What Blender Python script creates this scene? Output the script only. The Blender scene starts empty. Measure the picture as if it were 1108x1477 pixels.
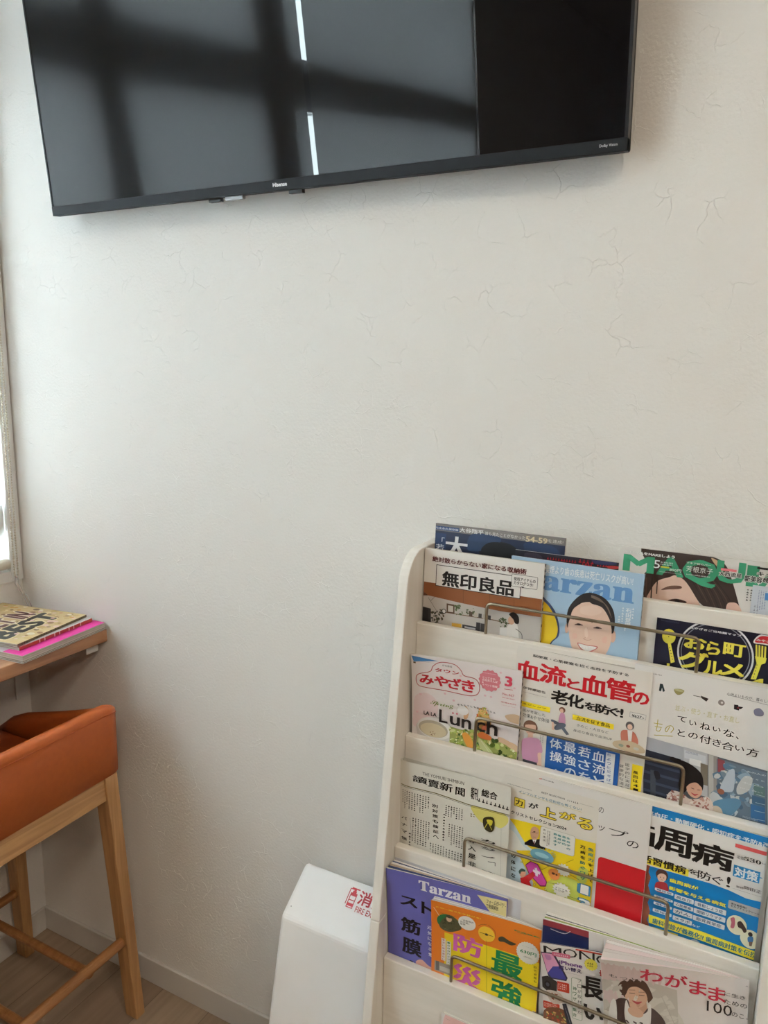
import bpy, bmesh, math, random
from mathutils import Vector, Matrix
from mathutils.geometry import tessellate_polygon
random.seed(7)
SC = bpy.context.scene
COL = SC.collection

# ------------------------------------------------------------------ camera
F_PX, YAW, PITCH, ROLL = 1075.0, math.radians(27.4), math.radians(10.63), math.radians(1.08)
CAM = Vector((1.7257, -1.2515, 1.6))
_f = Vector((-math.sin(YAW)*math.cos(PITCH), math.cos(YAW)*math.cos(PITCH), -math.sin(PITCH)))
_r0 = _f.cross(Vector((0, 0, 1))).normalized()
_u0 = _r0.cross(_f)
_r = math.cos(ROLL)*_r0 + math.sin(ROLL)*_u0
_u = -math.sin(ROLL)*_r0 + math.cos(ROLL)*_u0
cam = bpy.data.cameras.new('camera')
cam.sensor_fit = 'VERTICAL'; cam.sensor_height = 24.0; cam.lens = 24.0*F_PX/1477.0
cam.clip_start = 0.02
camo = bpy.data.objects.new('camera', cam); COL.objects.link(camo)
camo.matrix_world = Matrix(((_r.x, _u.x, -_f.x, CAM.x), (_r.y, _u.y, -_f.y, CAM.y), (_r.z, _u.z, -_f.z, CAM.z), (0, 0, 0, 1)))
SC.camera = camo

# ------------------------------------------------------------------ sky, exposure
SKY = 31.0
EXPOSURE = 0.64
SC.view_settings.view_transform = 'Standard'
SC.view_settings.look = 'None'
SC.view_settings.gamma = 1.0
SC.view_settings.use_curve_mapping = False
SC.view_settings.exposure = EXPOSURE
w = bpy.data.worlds.new('sky'); SC.world = w; w.use_nodes = True
bg = w.node_tree.nodes['Background']
bg.inputs[0].default_value = (0.83, 0.935, 1.0, 1); bg.inputs[1].default_value = SKY

# ------------------------------------------------------------------ room lamps (ceiling panels, warm white)
LAMP_SPOTS = [(2.5, -2.1, 17.0), (3.7, -1.8, 22.0), (1.7, -4.6, 4.0), (3.3, -4.6, 6.0)]
LAMP_COLOUR = (1.0, 0.86, 0.69)
CEIL = 3.25

def ray(x, y):
    return _r*((x-554.0)/F_PX) + _u*(-(y-738.5)/F_PX) + _f
def on_y(x, y, Y):
    r = ray(x, y); return CAM + r*((Y-CAM.y)/r.y)
def on_x(x, y, X):
    r = ray(x, y); return CAM + r*((X-CAM.x)/r.x)
def on_z(x, y, Z):
    r = ray(x, y); return CAM + r*((Z-CAM.z)/r.z)

# ------------------------------------------------------------------ materials
def lin(c):
    c = c/255.0
    return c/12.92 if c <= 0.04045 else ((c+0.055)/1.055)**2.4
def rgb(c):
    return (lin(c[0]), lin(c[1]), lin(c[2]), 1.0)
def new_mat(name):
    m = bpy.data.materials.new(name); m.use_nodes = True
    return m, m.node_tree.nodes, m.node_tree.links, m.node_tree.nodes['Principled BSDF']
def mat(name, c, rough=0.5, metal=0.0, spec=0.5, grain=None, bump=None):
    """plain procedural surface; grain = (scale xyz, amount) value noise, bump = (scale, strength)"""
    m, N, L, b = new_mat(name)
    b.inputs['Roughness'].default_value = rough; b.inputs['Metallic'].default_value = metal
    b.inputs['Specular IOR Level'].default_value = spec
    tc = N.new('ShaderNodeTexCoord')
    mp = N.new('ShaderNodeMapping'); L.new(tc.outputs['Object'], mp.inputs['Vector'])
    nz = N.new('ShaderNodeTexNoise'); L.new(mp.outputs['Vector'], nz.inputs['Vector'])
    sc, amt = grain if grain else ((6, 6, 6), 0.03)
    mp.inputs['Scale'].default_value = sc
    nz.inputs['Scale'].default_value = 1.0; nz.inputs['Detail'].default_value = 5.0
    cr = N.new('ShaderNodeValToRGB'); L.new(nz.outputs['Fac'], cr.inputs['Fac'])
    base = rgb(c)
    cr.color_ramp.elements[0].position = 0.3; cr.color_ramp.elements[1].position = 0.7
    cr.color_ramp.elements[0].color = tuple(v*(1-amt) for v in base[:3])+(1,)
    cr.color_ramp.elements[1].color = tuple(min(1, v*(1+amt)) for v in base[:3])+(1,)
    L.new(cr.outputs['Color'], b.inputs['Base Color'])
    if bump:
        n2 = N.new('ShaderNodeTexNoise'); n2.inputs['Scale'].default_value = bump[0]; n2.inputs['Detail'].default_value = 3
        L.new(tc.outputs['Object'], n2.inputs['Vector'])
        bp = N.new('ShaderNodeBump'); bp.inputs['Strength'].default_value = bump[1]; bp.inputs['Distance'].default_value = 0.002
        L.new(n2.outputs['Fac'], bp.inputs['Height']); L.new(bp.outputs['Normal'], b.inputs['Normal'])
    return m

def wall_material():
    m, N, L, b = new_mat('plaster_wallpaper')
    b.inputs['Base Color'].default_value = rgb((230, 228, 224)); b.inputs['Roughness'].default_value = 0.6
    b.inputs['Specular IOR Level'].default_value = 0.35
    tc = N.new('ShaderNodeTexCoord')
    # warp the coordinates so the trowel ridges wander
    n0 = N.new('ShaderNodeTexNoise'); n0.inputs['Scale'].default_value = 14; n0.inputs['Detail'].default_value = 4
    L.new(tc.outputs['Object'], n0.inputs['Vector'])
    mx = N.new('ShaderNodeVectorMath'); mx.operation = 'MULTIPLY_ADD'
    mx.inputs[1].default_value = (0.06, 0.06, 0.06)
    L.new(n0.outputs['Color'], mx.inputs[0]); L.new(tc.outputs['Object'], mx.inputs[2])
    vo = N.new('ShaderNodeTexVoronoi'); vo.feature = 'DISTANCE_TO_EDGE'; vo.inputs['Scale'].default_value = 21
    L.new(mx.outputs[0], vo.inputs['Vector'])
    r1 = N.new('ShaderNodeMapRange'); r1.inputs['From Min'].default_value = 0.0; r1.inputs['From Max'].default_value = 0.02
    r1.inputs['To Min'].default_value = 0.42; r1.inputs['To Max'].default_value = 0.0
    L.new(vo.outputs['Distance'], r1.inputs['Value'])
    n1 = N.new('ShaderNodeTexNoise'); n1.inputs['Scale'].default_value = 16; n1.inputs['Detail'].default_value = 2
    L.new(tc.outputs['Object'], n1.inputs['Vector'])
    r2 = N.new('ShaderNodeMapRange'); r2.inputs['From Min'].default_value = 0.50; r2.inputs['From Max'].default_value = 0.60
    L.new(n1.outputs['Fac'], r2.inputs['Value'])
    mul = N.new('ShaderNodeMath'); mul.operation = 'MULTIPLY'
    L.new(r1.outputs['Result'], mul.inputs[0]); L.new(r2.outputs['Result'], mul.inputs[1])
    n3 = N.new('ShaderNodeTexNoise'); n3.inputs['Scale'].default_value = 170; n3.inputs['Detail'].default_value = 2.5
    L.new(tc.outputs['Object'], n3.inputs['Vector'])
    ad = N.new('ShaderNodeMath'); ad.operation = 'MULTIPLY_ADD'; ad.inputs[1].default_value = 0.75
    L.new(n3.outputs['Fac'], ad.inputs[0]); L.new(mul.outputs[0], ad.inputs[2])
    bp = N.new('ShaderNodeBump'); bp.inputs['Strength'].default_value = 0.85; bp.inputs['Distance'].default_value = 0.0014
    L.new(ad.outputs[0], bp.inputs['Height']); L.new(bp.outputs['Normal'], b.inputs['Normal'])
    return m

def floor_material():
    m, N, L, b = new_mat('wood_plank_floor')
    b.inputs['Roughness'].default_value = 0.42
    tc = N.new('ShaderNodeTexCoord')
    mp = N.new('ShaderNodeMapping'); L.new(tc.outputs['Object'], mp.inputs['Vector'])
    mp.inputs['Rotation'].default_value = (0, 0, math.radians(90))
    br = N.new('ShaderNodeTexBrick'); L.new(mp.outputs['Vector'], br.inputs['Vector'])
    br.inputs['Scale'].default_value = 1.0; br.inputs['Brick Width'].default_value = 0.92; br.inputs['Row Height'].default_value = 0.152
    br.inputs['Mortar Size'].default_value = 0.0012; br.inputs['Mortar Smooth'].default_value = 0.2
    br.inputs['Color1'].default_value = rgb((158, 138, 116)); br.inputs['Color2'].default_value = rgb((142, 122, 102))
    br.inputs['Mortar'].default_value = rgb((118, 98, 80))
    m2 = N.new('ShaderNodeMapping'); L.new(tc.outputs['Object'], m2.inputs['Vector']); m2.inputs['Scale'].default_value = (60, 4, 1)
    nz = N.new('ShaderNodeTexNoise'); nz.inputs['Scale'].default_value = 1.0; nz.inputs['Detail'].default_value = 6; L.new(m2.outputs['Vector'], nz.inputs['Vector'])
    mix = N.new('ShaderNodeMix'); mix.data_type = 'RGBA'; mix.blend_type = 'OVERLAY'; mix.inputs[0].default_value = 0.35
    L.new(br.outputs['Color'], mix.inputs[6]); L.new(nz.outputs['Fac'], mix.inputs[7])
    L.new(mix.outputs[2], b.inputs['Base Color'])
    bp = N.new('ShaderNodeBump'); bp.inputs['Strength'].default_value = 0.3; bp.inputs['Distance'].default_value = 0.001
    L.new(br.outputs['Fac'], bp.inputs['Height']); bp.invert = True; L.new(bp.outputs['Normal'], b.inputs['Normal'])
    return m

def wood(name, c1, c2, scale=(3, 60, 60), rough=0.45):
    m, N, L, b = new_mat(name)
    b.inputs['Roughness'].default_value = rough
    tc = N.new('ShaderNodeTexCoord'); mp = N.new('ShaderNodeMapping'); L.new(tc.outputs['Object'], mp.inputs['Vector'])
    mp.inputs['Scale'].default_value = scale
    nz = N.new('ShaderNodeTexNoise'); nz.inputs['Scale'].default_value = 1.0; nz.inputs['Detail'].default_value = 6; nz.inputs['Distortion'].default_value = 0.6
    L.new(mp.outputs['Vector'], nz.inputs['Vector'])
    cr = N.new('ShaderNodeValToRGB'); cr.color_ramp.elements[0].position = 0.32; cr.color_ramp.elements[1].position = 0.68
    cr.color_ramp.elements[0].color = rgb(c1); cr.color_ramp.elements[1].color = rgb(c2)
    L.new(nz.outputs['Fac'], cr.inputs['Fac']); L.new(cr.outputs['Color'], b.inputs['Base Color'])
    bp = N.new('ShaderNodeBump'); bp.inputs['Strength'].default_value = 0.15; bp.inputs['Distance'].default_value = 0.0006
    L.new(nz.outputs['Fac'], bp.inputs['Height']); L.new(bp.outputs['Normal'], b.inputs['Normal'])
    return m

def fabric_translucent():
    m, N, L, b = new_mat('blind_fabric')
    N.remove(b); out = N['Material Output']
    tc = N.new('ShaderNodeTexCoord'); mp = N.new('ShaderNodeMapping'); L.new(tc.outputs['Object'], mp.inputs['Vector']); mp.inputs['Scale'].default_value = (1, 9, 420)
    nz = N.new('ShaderNodeTexNoise'); nz.inputs['Scale'].default_value = 1; nz.inputs['Detail'].default_value = 2; L.new(mp.outputs['Vector'], nz.inputs['Vector'])
    cr = N.new('ShaderNodeValToRGB'); L.new(nz.outputs['Fac'], cr.inputs['Fac'])
    cr.color_ramp.elements[0].position = 0.3; cr.color_ramp.elements[1].position = 0.7
    cr.color_ramp.elements[0].color = (0.115, 0.119, 0.123, 1); cr.color_ramp.elements[1].color = (0.142, 0.146, 0.150, 1)
    tr = N.new('ShaderNodeBsdfTranslucent'); L.new(cr.outputs['Color'], tr.inputs['Color'])
    df = N.new('ShaderNodeBsdfDiffuse'); df.inputs['Color'].default_value = (0.62, 0.62, 0.61, 1)
    ad = N.new('ShaderNodeAddShader'); L.new(tr.outputs[0], ad.inputs[0]); L.new(df.outputs[0], ad.inputs[1])
    L.new(ad.outputs[0], out.inputs['Surface'])
    return m

def pane_glass():
    m, N, L, b = new_mat('window_glass')
    N.remove(b); out = N['Material Output']
    tr = N.new('ShaderNodeBsdfTransparent'); tr.inputs['Color'].default_value = (0.93, 0.96, 0.95, 1)
    gl = N.new('ShaderNodeBsdfGlossy'); gl.inputs['Roughness'].default_value = 0.02
    lw = N.new('ShaderNodeLayerWeight'); lw.inputs['Blend'].default_value = 0.5
    pw = N.new('ShaderNodeMath'); pw.operation = 'POWER'; pw.inputs[1].default_value = 5.0; L.new(lw.outputs['Facing'], pw.inputs[0])
    fr = N.new('ShaderNodeMath'); fr.operation = 'MULTIPLY_ADD'; fr.inputs[1].default_value = 0.5; fr.inputs[2].default_value = 0.04; L.new(pw.outputs[0], fr.inputs[0])
    mx = N.new('ShaderNodeMixShader'); L.new(fr.outputs[0], mx.inputs[0]); L.new(tr.outputs[0], mx.inputs[1]); L.new(gl.outputs[0], mx.inputs[2])
    L.new(mx.outputs[0], out.inputs['Surface'])
    return m

def ink_material(name='printed_paper', rough=0.38, spec=0.4):
    m, N, L, b = new_mat(name)
    at = N.new('ShaderNodeAttribute'); at.attribute_name = 'ink'
    dim = N.new('ShaderNodeVectorMath'); dim.operation = 'SCALE'; dim.inputs['Scale'].default_value = 0.88   # paper white
    L.new(at.outputs['Color'], dim.inputs[0]); L.new(dim.outputs[0], b.inputs['Base Color'])
    b.inputs['Roughness'].default_value = rough; b.inputs['Specular IOR Level'].default_value = spec
    return m

M = {}
M['wall'] = wall_material()
M['floor'] = floor_material()
M['ceiling'] = mat('ceiling_paper', (232, 228, 220), 0.8, bump=(120, 0.3))
M['far'] = mat('far_wall_paint', (128, 116, 102), 0.8)
M['base'] = mat('baseboard_vinyl', (206, 202, 196), 0.45)
M['trimw'] = mat('white_trim', (226, 226, 224), 0.4)
M['alu'] = mat('grey_window_frame', (170, 172, 174), 0.4)
M['glass'] = pane_glass()
M['fabric'] = fabric_translucent()
M['cream_plastic'] = mat('cream_plastic', (214, 206, 192), 0.35)
M['white_plastic'] = mat('white_plastic', (232, 232, 230), 0.3)
M['white_steel'] = mat('white_coated_steel', (247, 247, 247), 0.42, bump=(500, 0.05))
M['rack'] = wood('whitewashed_board', (222, 217, 208), (231, 226, 218), (5, 60, 60), 0.5)
M['rack_side'] = wood('whitewashed_side', (224, 220, 212), (232, 229, 223), (60, 60, 5), 0.5)
M['rod'] = mat('satin_nickel_wire', (150, 138, 118), 0.3, 1.0)
M['oak_x'] = wood('oak_leg', (156, 112, 66), (190, 144, 92), (70, 70, 4))
M['oak_y'] = wood('oak_rail', (162, 118, 72), (196, 150, 98), (70, 4, 70))
M['oak_d'] = wood('dark_oak_dowel', (140, 92, 48), (168, 116, 66), (70, 4, 70))
M['counter'] = wood('walnut_counter', (150, 104, 70), (184, 136, 98), (40, 3, 40), 0.4)
M['leather'] = mat('orange_leatherette', (174, 86, 33), 0.5, spec=0.35, grain=((90, 90, 90), 0.05), bump=(700, 0.12))
M['leather_in'] = mat('orange_leatherette_seat', (158, 70, 26), 0.52, spec=0.35, grain=((90, 90, 90), 0.05), bump=(700, 0.12))
M['stitch'] = mat('orange_thread', (168, 74, 26), 0.7)
M['black'] = mat('black_plastic', (22, 22, 24), 0.35)
M['black_matt'] = mat('matt_black_plastic', (14, 14, 15), 0.6)
M['bezel'] = mat('dark_grey_bezel', (27, 29, 32), 0.62, spec=0.2)
M['steel'] = mat('steel_bracket', (90, 90, 92), 0.4, 0.8)
M['ink'] = ink_material()
M['newsink'] = ink_material('newsprint', 0.8, 0.1)
M['whiteink'] = mat('white_print', (225, 225, 225), 0.5)
M['redink'] = mat('red_print', (176, 34, 48), 0.5)
M['clear'] = mat('frosted_tab', (150, 152, 155), 0.15)
m_, N_, L_, b_ = new_mat('screen_glass')
b_.inputs['Base Color'].default_value = (0.004, 0.004, 0.0045, 1); b_.inputs['Roughness'].default_value = 0.012
b_.inputs['IOR'].default_value = 1.36
M['screen'] = m_
m_, N_, L_, b_ = new_mat('lamp_diffuser')
b_.inputs['Base Color'].default_value = (0.9, 0.88, 0.84, 1); b_.inputs['Roughness'].default_value = 0.5
M['diffuser'] = m_
m_, N_, L_, b_ = new_mat('clear_cord')
b_.inputs['Base Color'].default_value = (0.85, 0.84, 0.82, 1); b_.inputs['Roughness'].default_value = 0.1
b_.inputs['Transmission Weight'].default_value = 0.7
M['cord'] = m_

# ------------------------------------------------------------------ mesh helpers
def obj(name, bm, m, parent=None, smooth=False, bevel=0.0, seg=2):
    me = bpy.data.meshes.new(name)
    bmesh.ops.recalc_face_normals(bm, faces=bm.faces[:])
    bm.to_mesh(me); bm.free()
    if smooth:
        me.polygons.foreach_set('use_smooth', [True]*len(me.polygons))
    o = bpy.data.objects.new(name, me); COL.objects.link(o)
    for mm in (m if isinstance(m, (list, tuple)) else [m]):
        me.materials.append(mm)
    if parent:
        o.parent = parent
        o.matrix_parent_inverse = Matrix.Translation(-parent.location)
    if bevel:
        b = o.modifiers.new('edge', 'BEVEL'); b.width = bevel; b.segments = seg; b.limit_method = 'ANGLE'
        b.angle_limit = math.radians(40); b.harden_normals = False
    return o
def thing(name, label, cat, loc=(0, 0, 0), group=None):
    o = bpy.data.objects.new(name, None); COL.objects.link(o); o.location = loc
    o.empty_display_size = 0.05
    return tag(o, label, cat, group)
def tag(o, label, cat, group=None):
    o['label'] = label; o['category'] = cat
    if group: o['group'] = group
    return o
def struct(o):
    o['kind'] = 'structure'; return o
def box(bm, x0, y0, z0, x1, y1, z1, mi=0):
    vs = [bm.verts.new(p) for p in ((x0, y0, z0), (x1, y0, z0), (x1, y1, z0), (x0, y1, z0), (x0, y0, z1), (x1, y0, z1), (x1, y1, z1), (x0, y1, z1))]
    for f in ((0, 3, 2, 1), (4, 5, 6, 7), (0, 1, 5, 4), (1, 2, 6, 5), (2, 3, 7, 6), (3, 0, 4, 7)):
        bm.faces.new([vs[i] for i in f]).material_index = mi
def B(*boxes):
    bm = bmesh.new()
    for b in boxes: box(bm, *b)
    return bm
def prism_x(bm, prof, x0, x1):
    """(y,z) outline swept along x"""
    a = [bm.verts.new((x0, y, z)) for y, z in prof]; b = [bm.verts.new((x1, y, z)) for y, z in prof]
    n = len(prof)
    bm.faces.new(a); bm.faces.new(b[::-1])
    for i in range(n):
        bm.faces.new((a[i], a[(i+1) % n], b[(i+1) % n], b[i]))
def hexa(bm, bot, top):
    """closed solid from two rings of points"""
    a = [bm.verts.new(p) for p in bot]; b = [bm.verts.new(p) for p in top]; n = len(a)
    bm.faces.new(a[::-1]); bm.faces.new(b)
    for i in range(n): bm.faces.new((a[i], a[(i+1) % n], b[(i+1) % n], b[i]))
def tube(bm, pts, r, seg=12, cap=True, closed=False):
    pts = [Vector(p) for p in pts]; rings = []; n = len(pts)
    prev = None
    for i, p in enumerate(pts):
        if closed: t = (pts[(i+1) % n]-pts[i-1])
        else: t = (pts[min(i+1, n-1)]-pts[max(i-1, 0)])
        t.normalize()
        if prev is None:
            a = t.orthogonal().normalized()
        else:
            a = (prev - t*prev.dot(t)).normalized()
        prev = a; b = t.cross(a)
        rings.append([bm.verts.new(p + (a*math.cos(2*math.pi*k/seg)+b*math.sin(2*math.pi*k/seg))*r) for k in range(seg)])
    m = n if closed else n-1
    for i in range(m):
        A, Bq = rings[i], rings[(i+1) % n]
        for k in range(seg): bm.faces.new((A[k], A[(k+1) % seg], Bq[(k+1) % seg], Bq[k]))
    if cap and not closed:
        bm.faces.new(rings[0][::-1]); bm.faces.new(rings[-1])
def rounded_path(pts, r, n=6):
    """polyline with rounded corners"""
    pts = [Vector(p) for p in pts]; out = [pts[0]]
    for i in range(1, len(pts)-1):
        a = (pts[i-1]-pts[i]).normalized(); b = (pts[i+1]-pts[i]).normalized()
        p0 = pts[i]+a*r; p2 = pts[i]+b*r
        for k in range(n+1):
            t = k/n; out.append(p0*(1-t)**2 + pts[i]*2*t*(1-t) + p2*t*t)
    out.append(pts[-1]); return out
def text_mesh(s, bold=0.0, res=2, extra=0.0):
    c = bpy.data.curves.new('t', 'FONT'); c.body = s; c.offset = bold+extra; c.resolution_u = res
    if '\n' in s: c.space_line = 1.02
    o = bpy.data.objects.new('t', c)
    me = bpy.data.meshes.new_from_object(o)
    vs = [(v.co.x, v.co.y) for v in me.vertices]; fs = [tuple(p.vertices) for p in me.polygons]
    bpy.data.objects.remove(o); bpy.data.curves.remove(c); bpy.data.meshes.remove(me)
    return vs, fs

# ================================================================== the room
RX, RY = 5.2, -8.0          # far right wall, rear wall
o = obj('floor', B((-0.3, RY, -0.1, RX, 0.2, 0.0)), M['floor']); struct(o)
o = obj('ceiling', B((-0.3, RY, CEIL, RX, 0.2, CEIL+0.1)), M['ceiling']); struct(o)
o = obj('wall_back', B((-0.3, 0.0, 0.0, RX, 0.12, CEIL)), M['wall']); struct(o)
o = obj('wall_right', B((RX, RY, 0.0, RX+0.1, 0.12, CEIL)), M['far']); struct(o)
o = obj('wall_rear', B((-0.3, RY-0.1, 0.0, RX, RY, CEIL)), M['far']); struct(o)
# window wall on the left: opening from WY0 to WY1
WY0, WY1, WZ0, WZ1 = -0.033, -3.46, 1.075, 3.02
o = obj('wall_left', B((-0.16, RY, 0, 0, WY1, CEIL), (-0.16, WY1, 0, 0, 0.0, WZ0), (-0.16, WY1, WZ1, 0, 0.0, CEIL), (-0.16, WY0, WZ0, 0, 0.0, WZ1)), M['wall']); struct(o)
o = obj('baseboard_back', B((0.0, -0.009, 0.0, RX, 0.0, 0.07)), M['base'], bevel=0.002); struct(o)
o = obj('baseboard_left', B((0.0, RY, 0.0, 0.009, -0.009, 0.07)), M['base'], bevel=0.002); struct(o)
# casing strip round the opening
o = obj('trim_1', B((0.0, WY0-0.004, WZ0-0.028, 0.012, -0.003, WZ1+0.03), (0.0, WY1, WZ0-0.028, 0.012, WY0-0.004, WZ0), (0.0, WY1, WZ1, 0.012, WY0-0.004, WZ1+0.03)), M['trimw'], bevel=0.002); struct(o)
# window: outer frame, mullions, transom, glass
win = struct(bpy.data.objects.new('window_1', None)); COL.objects.link(win); win.location = (-0.1, -1.7, WZ0)
fx0, fx1 = -0.085, -0.025
mull = [(-0.0335, -0.0365), (-0.50, -0.63), (-1.29, -1.50), (-3.40, -3.455)]
bars = [(fx0, b, WZ0, fx1, a, WZ1) for a, b in mull]
bars += [(fx0, WY1, z0, fx1, WY0, z1) for z0, z1 in ((WZ0, WZ0+0.05), (2.27, 2.45), (WZ1-0.05, WZ1))]
obj('frame', B(*bars), M['alu'], win, bevel=0.002)
obj('glass', B((-0.060, WY1, WZ0, -0.056, WY0, WZ1)), M['glass'], win)
bm = bmesh.new()
bmesh.ops.create_cone(bm, cap_ends=True, segments=40, radius1=0.052, radius2=0.048, depth=0.012)
bmesh.ops.rotate(bm, verts=bm.verts[:], cent=(0, 0, 0), matrix=Matrix.Rotation(math.radians(90), 3, 'Y'))
bmesh.ops.translate(bm, verts=bm.verts[:], vec=(-0.016, -0.072, 1.215))
o = obj('vent_knob', bm, M['white_plastic'], win, smooth=False, bevel=0.003); o['label'] = 'round white plastic vent knob'
# outside: a neighbouring house seen only through the gap and in the screen
house = thing('house', 'red-brown neighbouring house outside the window, mirrored in the television between the blinds', 'house', (-14, 2.6, -3))
obj('wall', B((-18, -1.2, -3.0, -12, 6.5, 2.9)), mat('red_brown_siding', (150, 66, 52), 0.8), house)
bm = bmesh.new(); prism_x(bm, [(-1.7, 2.9), (7.0, 2.9), (2.6, 4.4)], -18.4, -11.6)
obj('roof', bm, mat('grey_roof_tile', (120, 122, 128), 0.7), house)
for k in range(3):
    obj('window', B((-12.0, -0.6+k*2.2, 0.6, -11.96, 0.5+k*2.2, 1.8)), mat('house_pane', (60, 66, 72), 0.1), house)

# roller blinds
def blind(label, y0, y1, chain):
    t = thing('roller_blind', label, 'blind', (0.0, (y0+y1)/2, 2.98), 'roller blinds over the window')
    zb = 1.105
    bm = bmesh.new(); n = 24
    A = [[bm.verts.new((0.0012*math.sin(5*i/n*math.pi)*j/6, y0+(y1-y0)*i/n, 2.96+(zb-2.96)*j/6)) for j in range(7)] for i in range(n+1)]
    for i in range(n):
        for j in range(6): bm.faces.new((A[i][j], A[i+1][j], A[i+1][j+1], A[i][j+1]))
    obj('fabric', bm, M['fabric'], t, smooth=True)
    bm = bmesh.new(); tube(bm, [(0.0, y1, zb-0.012), (0.0, y0+0.002, zb-0.012)], 0.014, 20)
    o = obj('bottom_bar', bm, M['cream_plastic'], t, smooth=False)
    bm = bmesh.new(); tube(bm, [(0.0, y1, 2.97), (0.0, y0, 2.97)], 0.022, 24); obj('roller_tube', bm, M['white_plastic'], t)
    if chain:
        bm = bmesh.new()
        for dx in (0.0, 0.016):
            z = 1.075
            while z < 2.96:
                bmesh.ops.create_icosphere(bm, subdivisions=1, radius=0.0027, matrix=Matrix.Translation((0.024, y0+0.003+dx*0.6, z)))
                z += 0.0068
            tube(bm, [(0.024, y0+0.003+dx*0.6, 1.07), (0.024, y0+0.003+dx*0.6, 2.96)], 0.0008, 6)
        for k in range(9):
            a = math.pi*k/8
            bmesh.ops.create_icosphere(bm, subdivisions=1, radius=0.0027, matrix=Matrix.Translation((0.024, y0+0.0078+0.0048*math.cos(a), 1.072-0.012*math.sin(a))))
        obj('bead_chain', bm, M['cream_plastic'], t, smooth=True)
        bm = bmesh.new()
        tube(bm, [(0.024, y0+0.006, 1.068), (0.03, y0-0.002, 1.045), (0.045, y0+0.01, 1.01), (0.06, y0+0.012, 0.975)], 0.0012, 6)
        tube(bm, [(0.026, y0+0.009, 1.066), (0.038, y0+0.002, 1.045), (0.056, y0+0.012, 1.01), (0.072, y0+0.014, 0.975)], 0.0012, 6)
        obj('safety_cord', bm, M['cord'], t, smooth=True)
    return t
blind('white roller blind nearest the corner, with a hanging bead chain', -0.040, -1.575, True)
blind('second white roller blind, mirrored in the television right of the bright gap', -1.612, -3.43, False)

# ceiling lamps that light the room
lamp0 = None
for i, (lx, ly, pw) in enumerate(LAMP_SPOTS):
    t = thing('ceiling_light', 'square white panel light on the ceiling out of frame', 'ceiling light', (lx, ly, CEIL), 'square ceiling panel lights')
    obj('housing', B((lx-0.25, ly-0.25, CEIL-0.04, lx+0.25, ly+0.25, CEIL)), M['white_plastic'], t, bevel=0.004)
    ld = bpy.data.lights.new('panel_lamp', 'AREA'); ld.shape = 'SQUARE'; ld.size = 0.46; ld.energy = pw; ld.color = LAMP_COLOUR
    lo = bpy.data.objects.new('lamp', ld); COL.objects.link(lo); lo.parent = t; lo.location = (0, 0, -0.045)

# ================================================================== television, tilted forward on its bracket
TVO = Vector((0.2657, -0.051, 1.9252)); TVW, TVH = 1.228, 0.712; TA = math.radians(6.2)
tv_u = Vector((1, 0, 0)); tv_v = Vector((0, -math.sin(TA), math.cos(TA))); tv_n = Vector((0, -math.cos(TA), -math.sin(TA)))
TV0 = TVO
tv = thing('television', 'black flat television tilted forward on the upper wall', 'television', tuple(TVO + tv_u*TVW/2 + tv_v*TVH/2))
def tvbox(bm, u0, v0, n0, u1, v1, n1):
    P = lambda u, v, n: TVO + tv_u*u + tv_v*v + tv_n*n
    hexa(bm, [P(u0, v0, n0), P(u1, v0, n0), P(u1, v0, n1), P(u0, v0, n1)], [P(u0, v1, n0), P(u1, v1, n0), P(u1, v1, n1), P(u0, v1, n1)])
bm = bmesh.new(); tvbox(bm, 0.003, 0.018, -0.010, TVW-0.005, TVH-0.003, -0.0015)
obj('screen', bm, M['screen'], tv)
bm = bmesh.new()
tvbox(bm, 0.0, 0.0, -0.016, 0.003, TVH, 0.0); tvbox(bm, TVW-0.005, 0.0, -0.016, TVW, TVH, 0.0); tvbox(bm, 0.003, TVH-0.003, -0.016, TVW-0.005, TVH, 0.0)
obj('bezel', bm, M['black'], tv)
bm = bmesh.new(); tvbox(bm, 0.0, 0.0, -0.018, TVW, 0.019, 0.0012)
obj('chin', bm, M['bezel'], tv, bevel=0.0012)
bm = bmesh.new()
tvbox(bm, 0.0, 0.0015, -0.028, TVW, TVH, -0.0165)
obj('rear_shell', bm, M['black_matt'], tv, bevel=0.003)
bm = bmesh.new()
tvbox(bm, 0.22, 0.012, -0.042, TVW-0.10, 0.33, -0.028)
obj('electronics_housing', bm, M['black_matt'], tv, bevel=0.006)
for u in (0.43, 0.62):
    bm = bmesh.new(); tvbox(bm, u, -0.006, -0.022, u+0.03, 0.002, -0.012)
    obj('stand_slot', bm, M['black'], tv, bevel=0.001)
bm = bmesh.new(); tvbox(bm, 0.478, -0.007, -0.012, 0.522, 0.0005, -0.002)
o = obj('receiver_tab', bm, M['clear'], tv, bevel=0.002); o['label'] = 'frosted clear receiver tab'
def tv_text(s, u0, v0, u1, v1, name, bold=0.02):
    vs, fs = text_mesh(s, bold)
    xs = [p[0] for p in vs]; ys = [p[1] for p in vs]
    bm = bmesh.new()
    V = [bm.verts.new(TVO + tv_u*(u0+(x-min(xs))/(max(xs)-min(xs))*(u1-u0)) + tv_v*(v0+(y-min(ys))/(max(ys)-min(ys))*(v1-v0)) + tv_n*0.0016) for x, y in vs]
    for f in fs:
        try: bm.faces.new([V[i] for i in f])
        except ValueError: pass
    return obj(name, bm, M['whiteink'], tv)
def tv_uv(x, y):
    r = ray(x, y); t = (TVO-CAM).dot(tv_n)/r.dot(tv_n); p = CAM+r*t-TVO
    return p.dot(tv_u), p.dot(tv_v)
a = tv_uv(394, 264); b = tv_uv(415, 270)
tv_text('Hisense', a[0], 0.0065, b[0], 0.0135, 'lettering', 0.03)
a = tv_uv(865, 213); b = tv_uv(891, 213)
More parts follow.
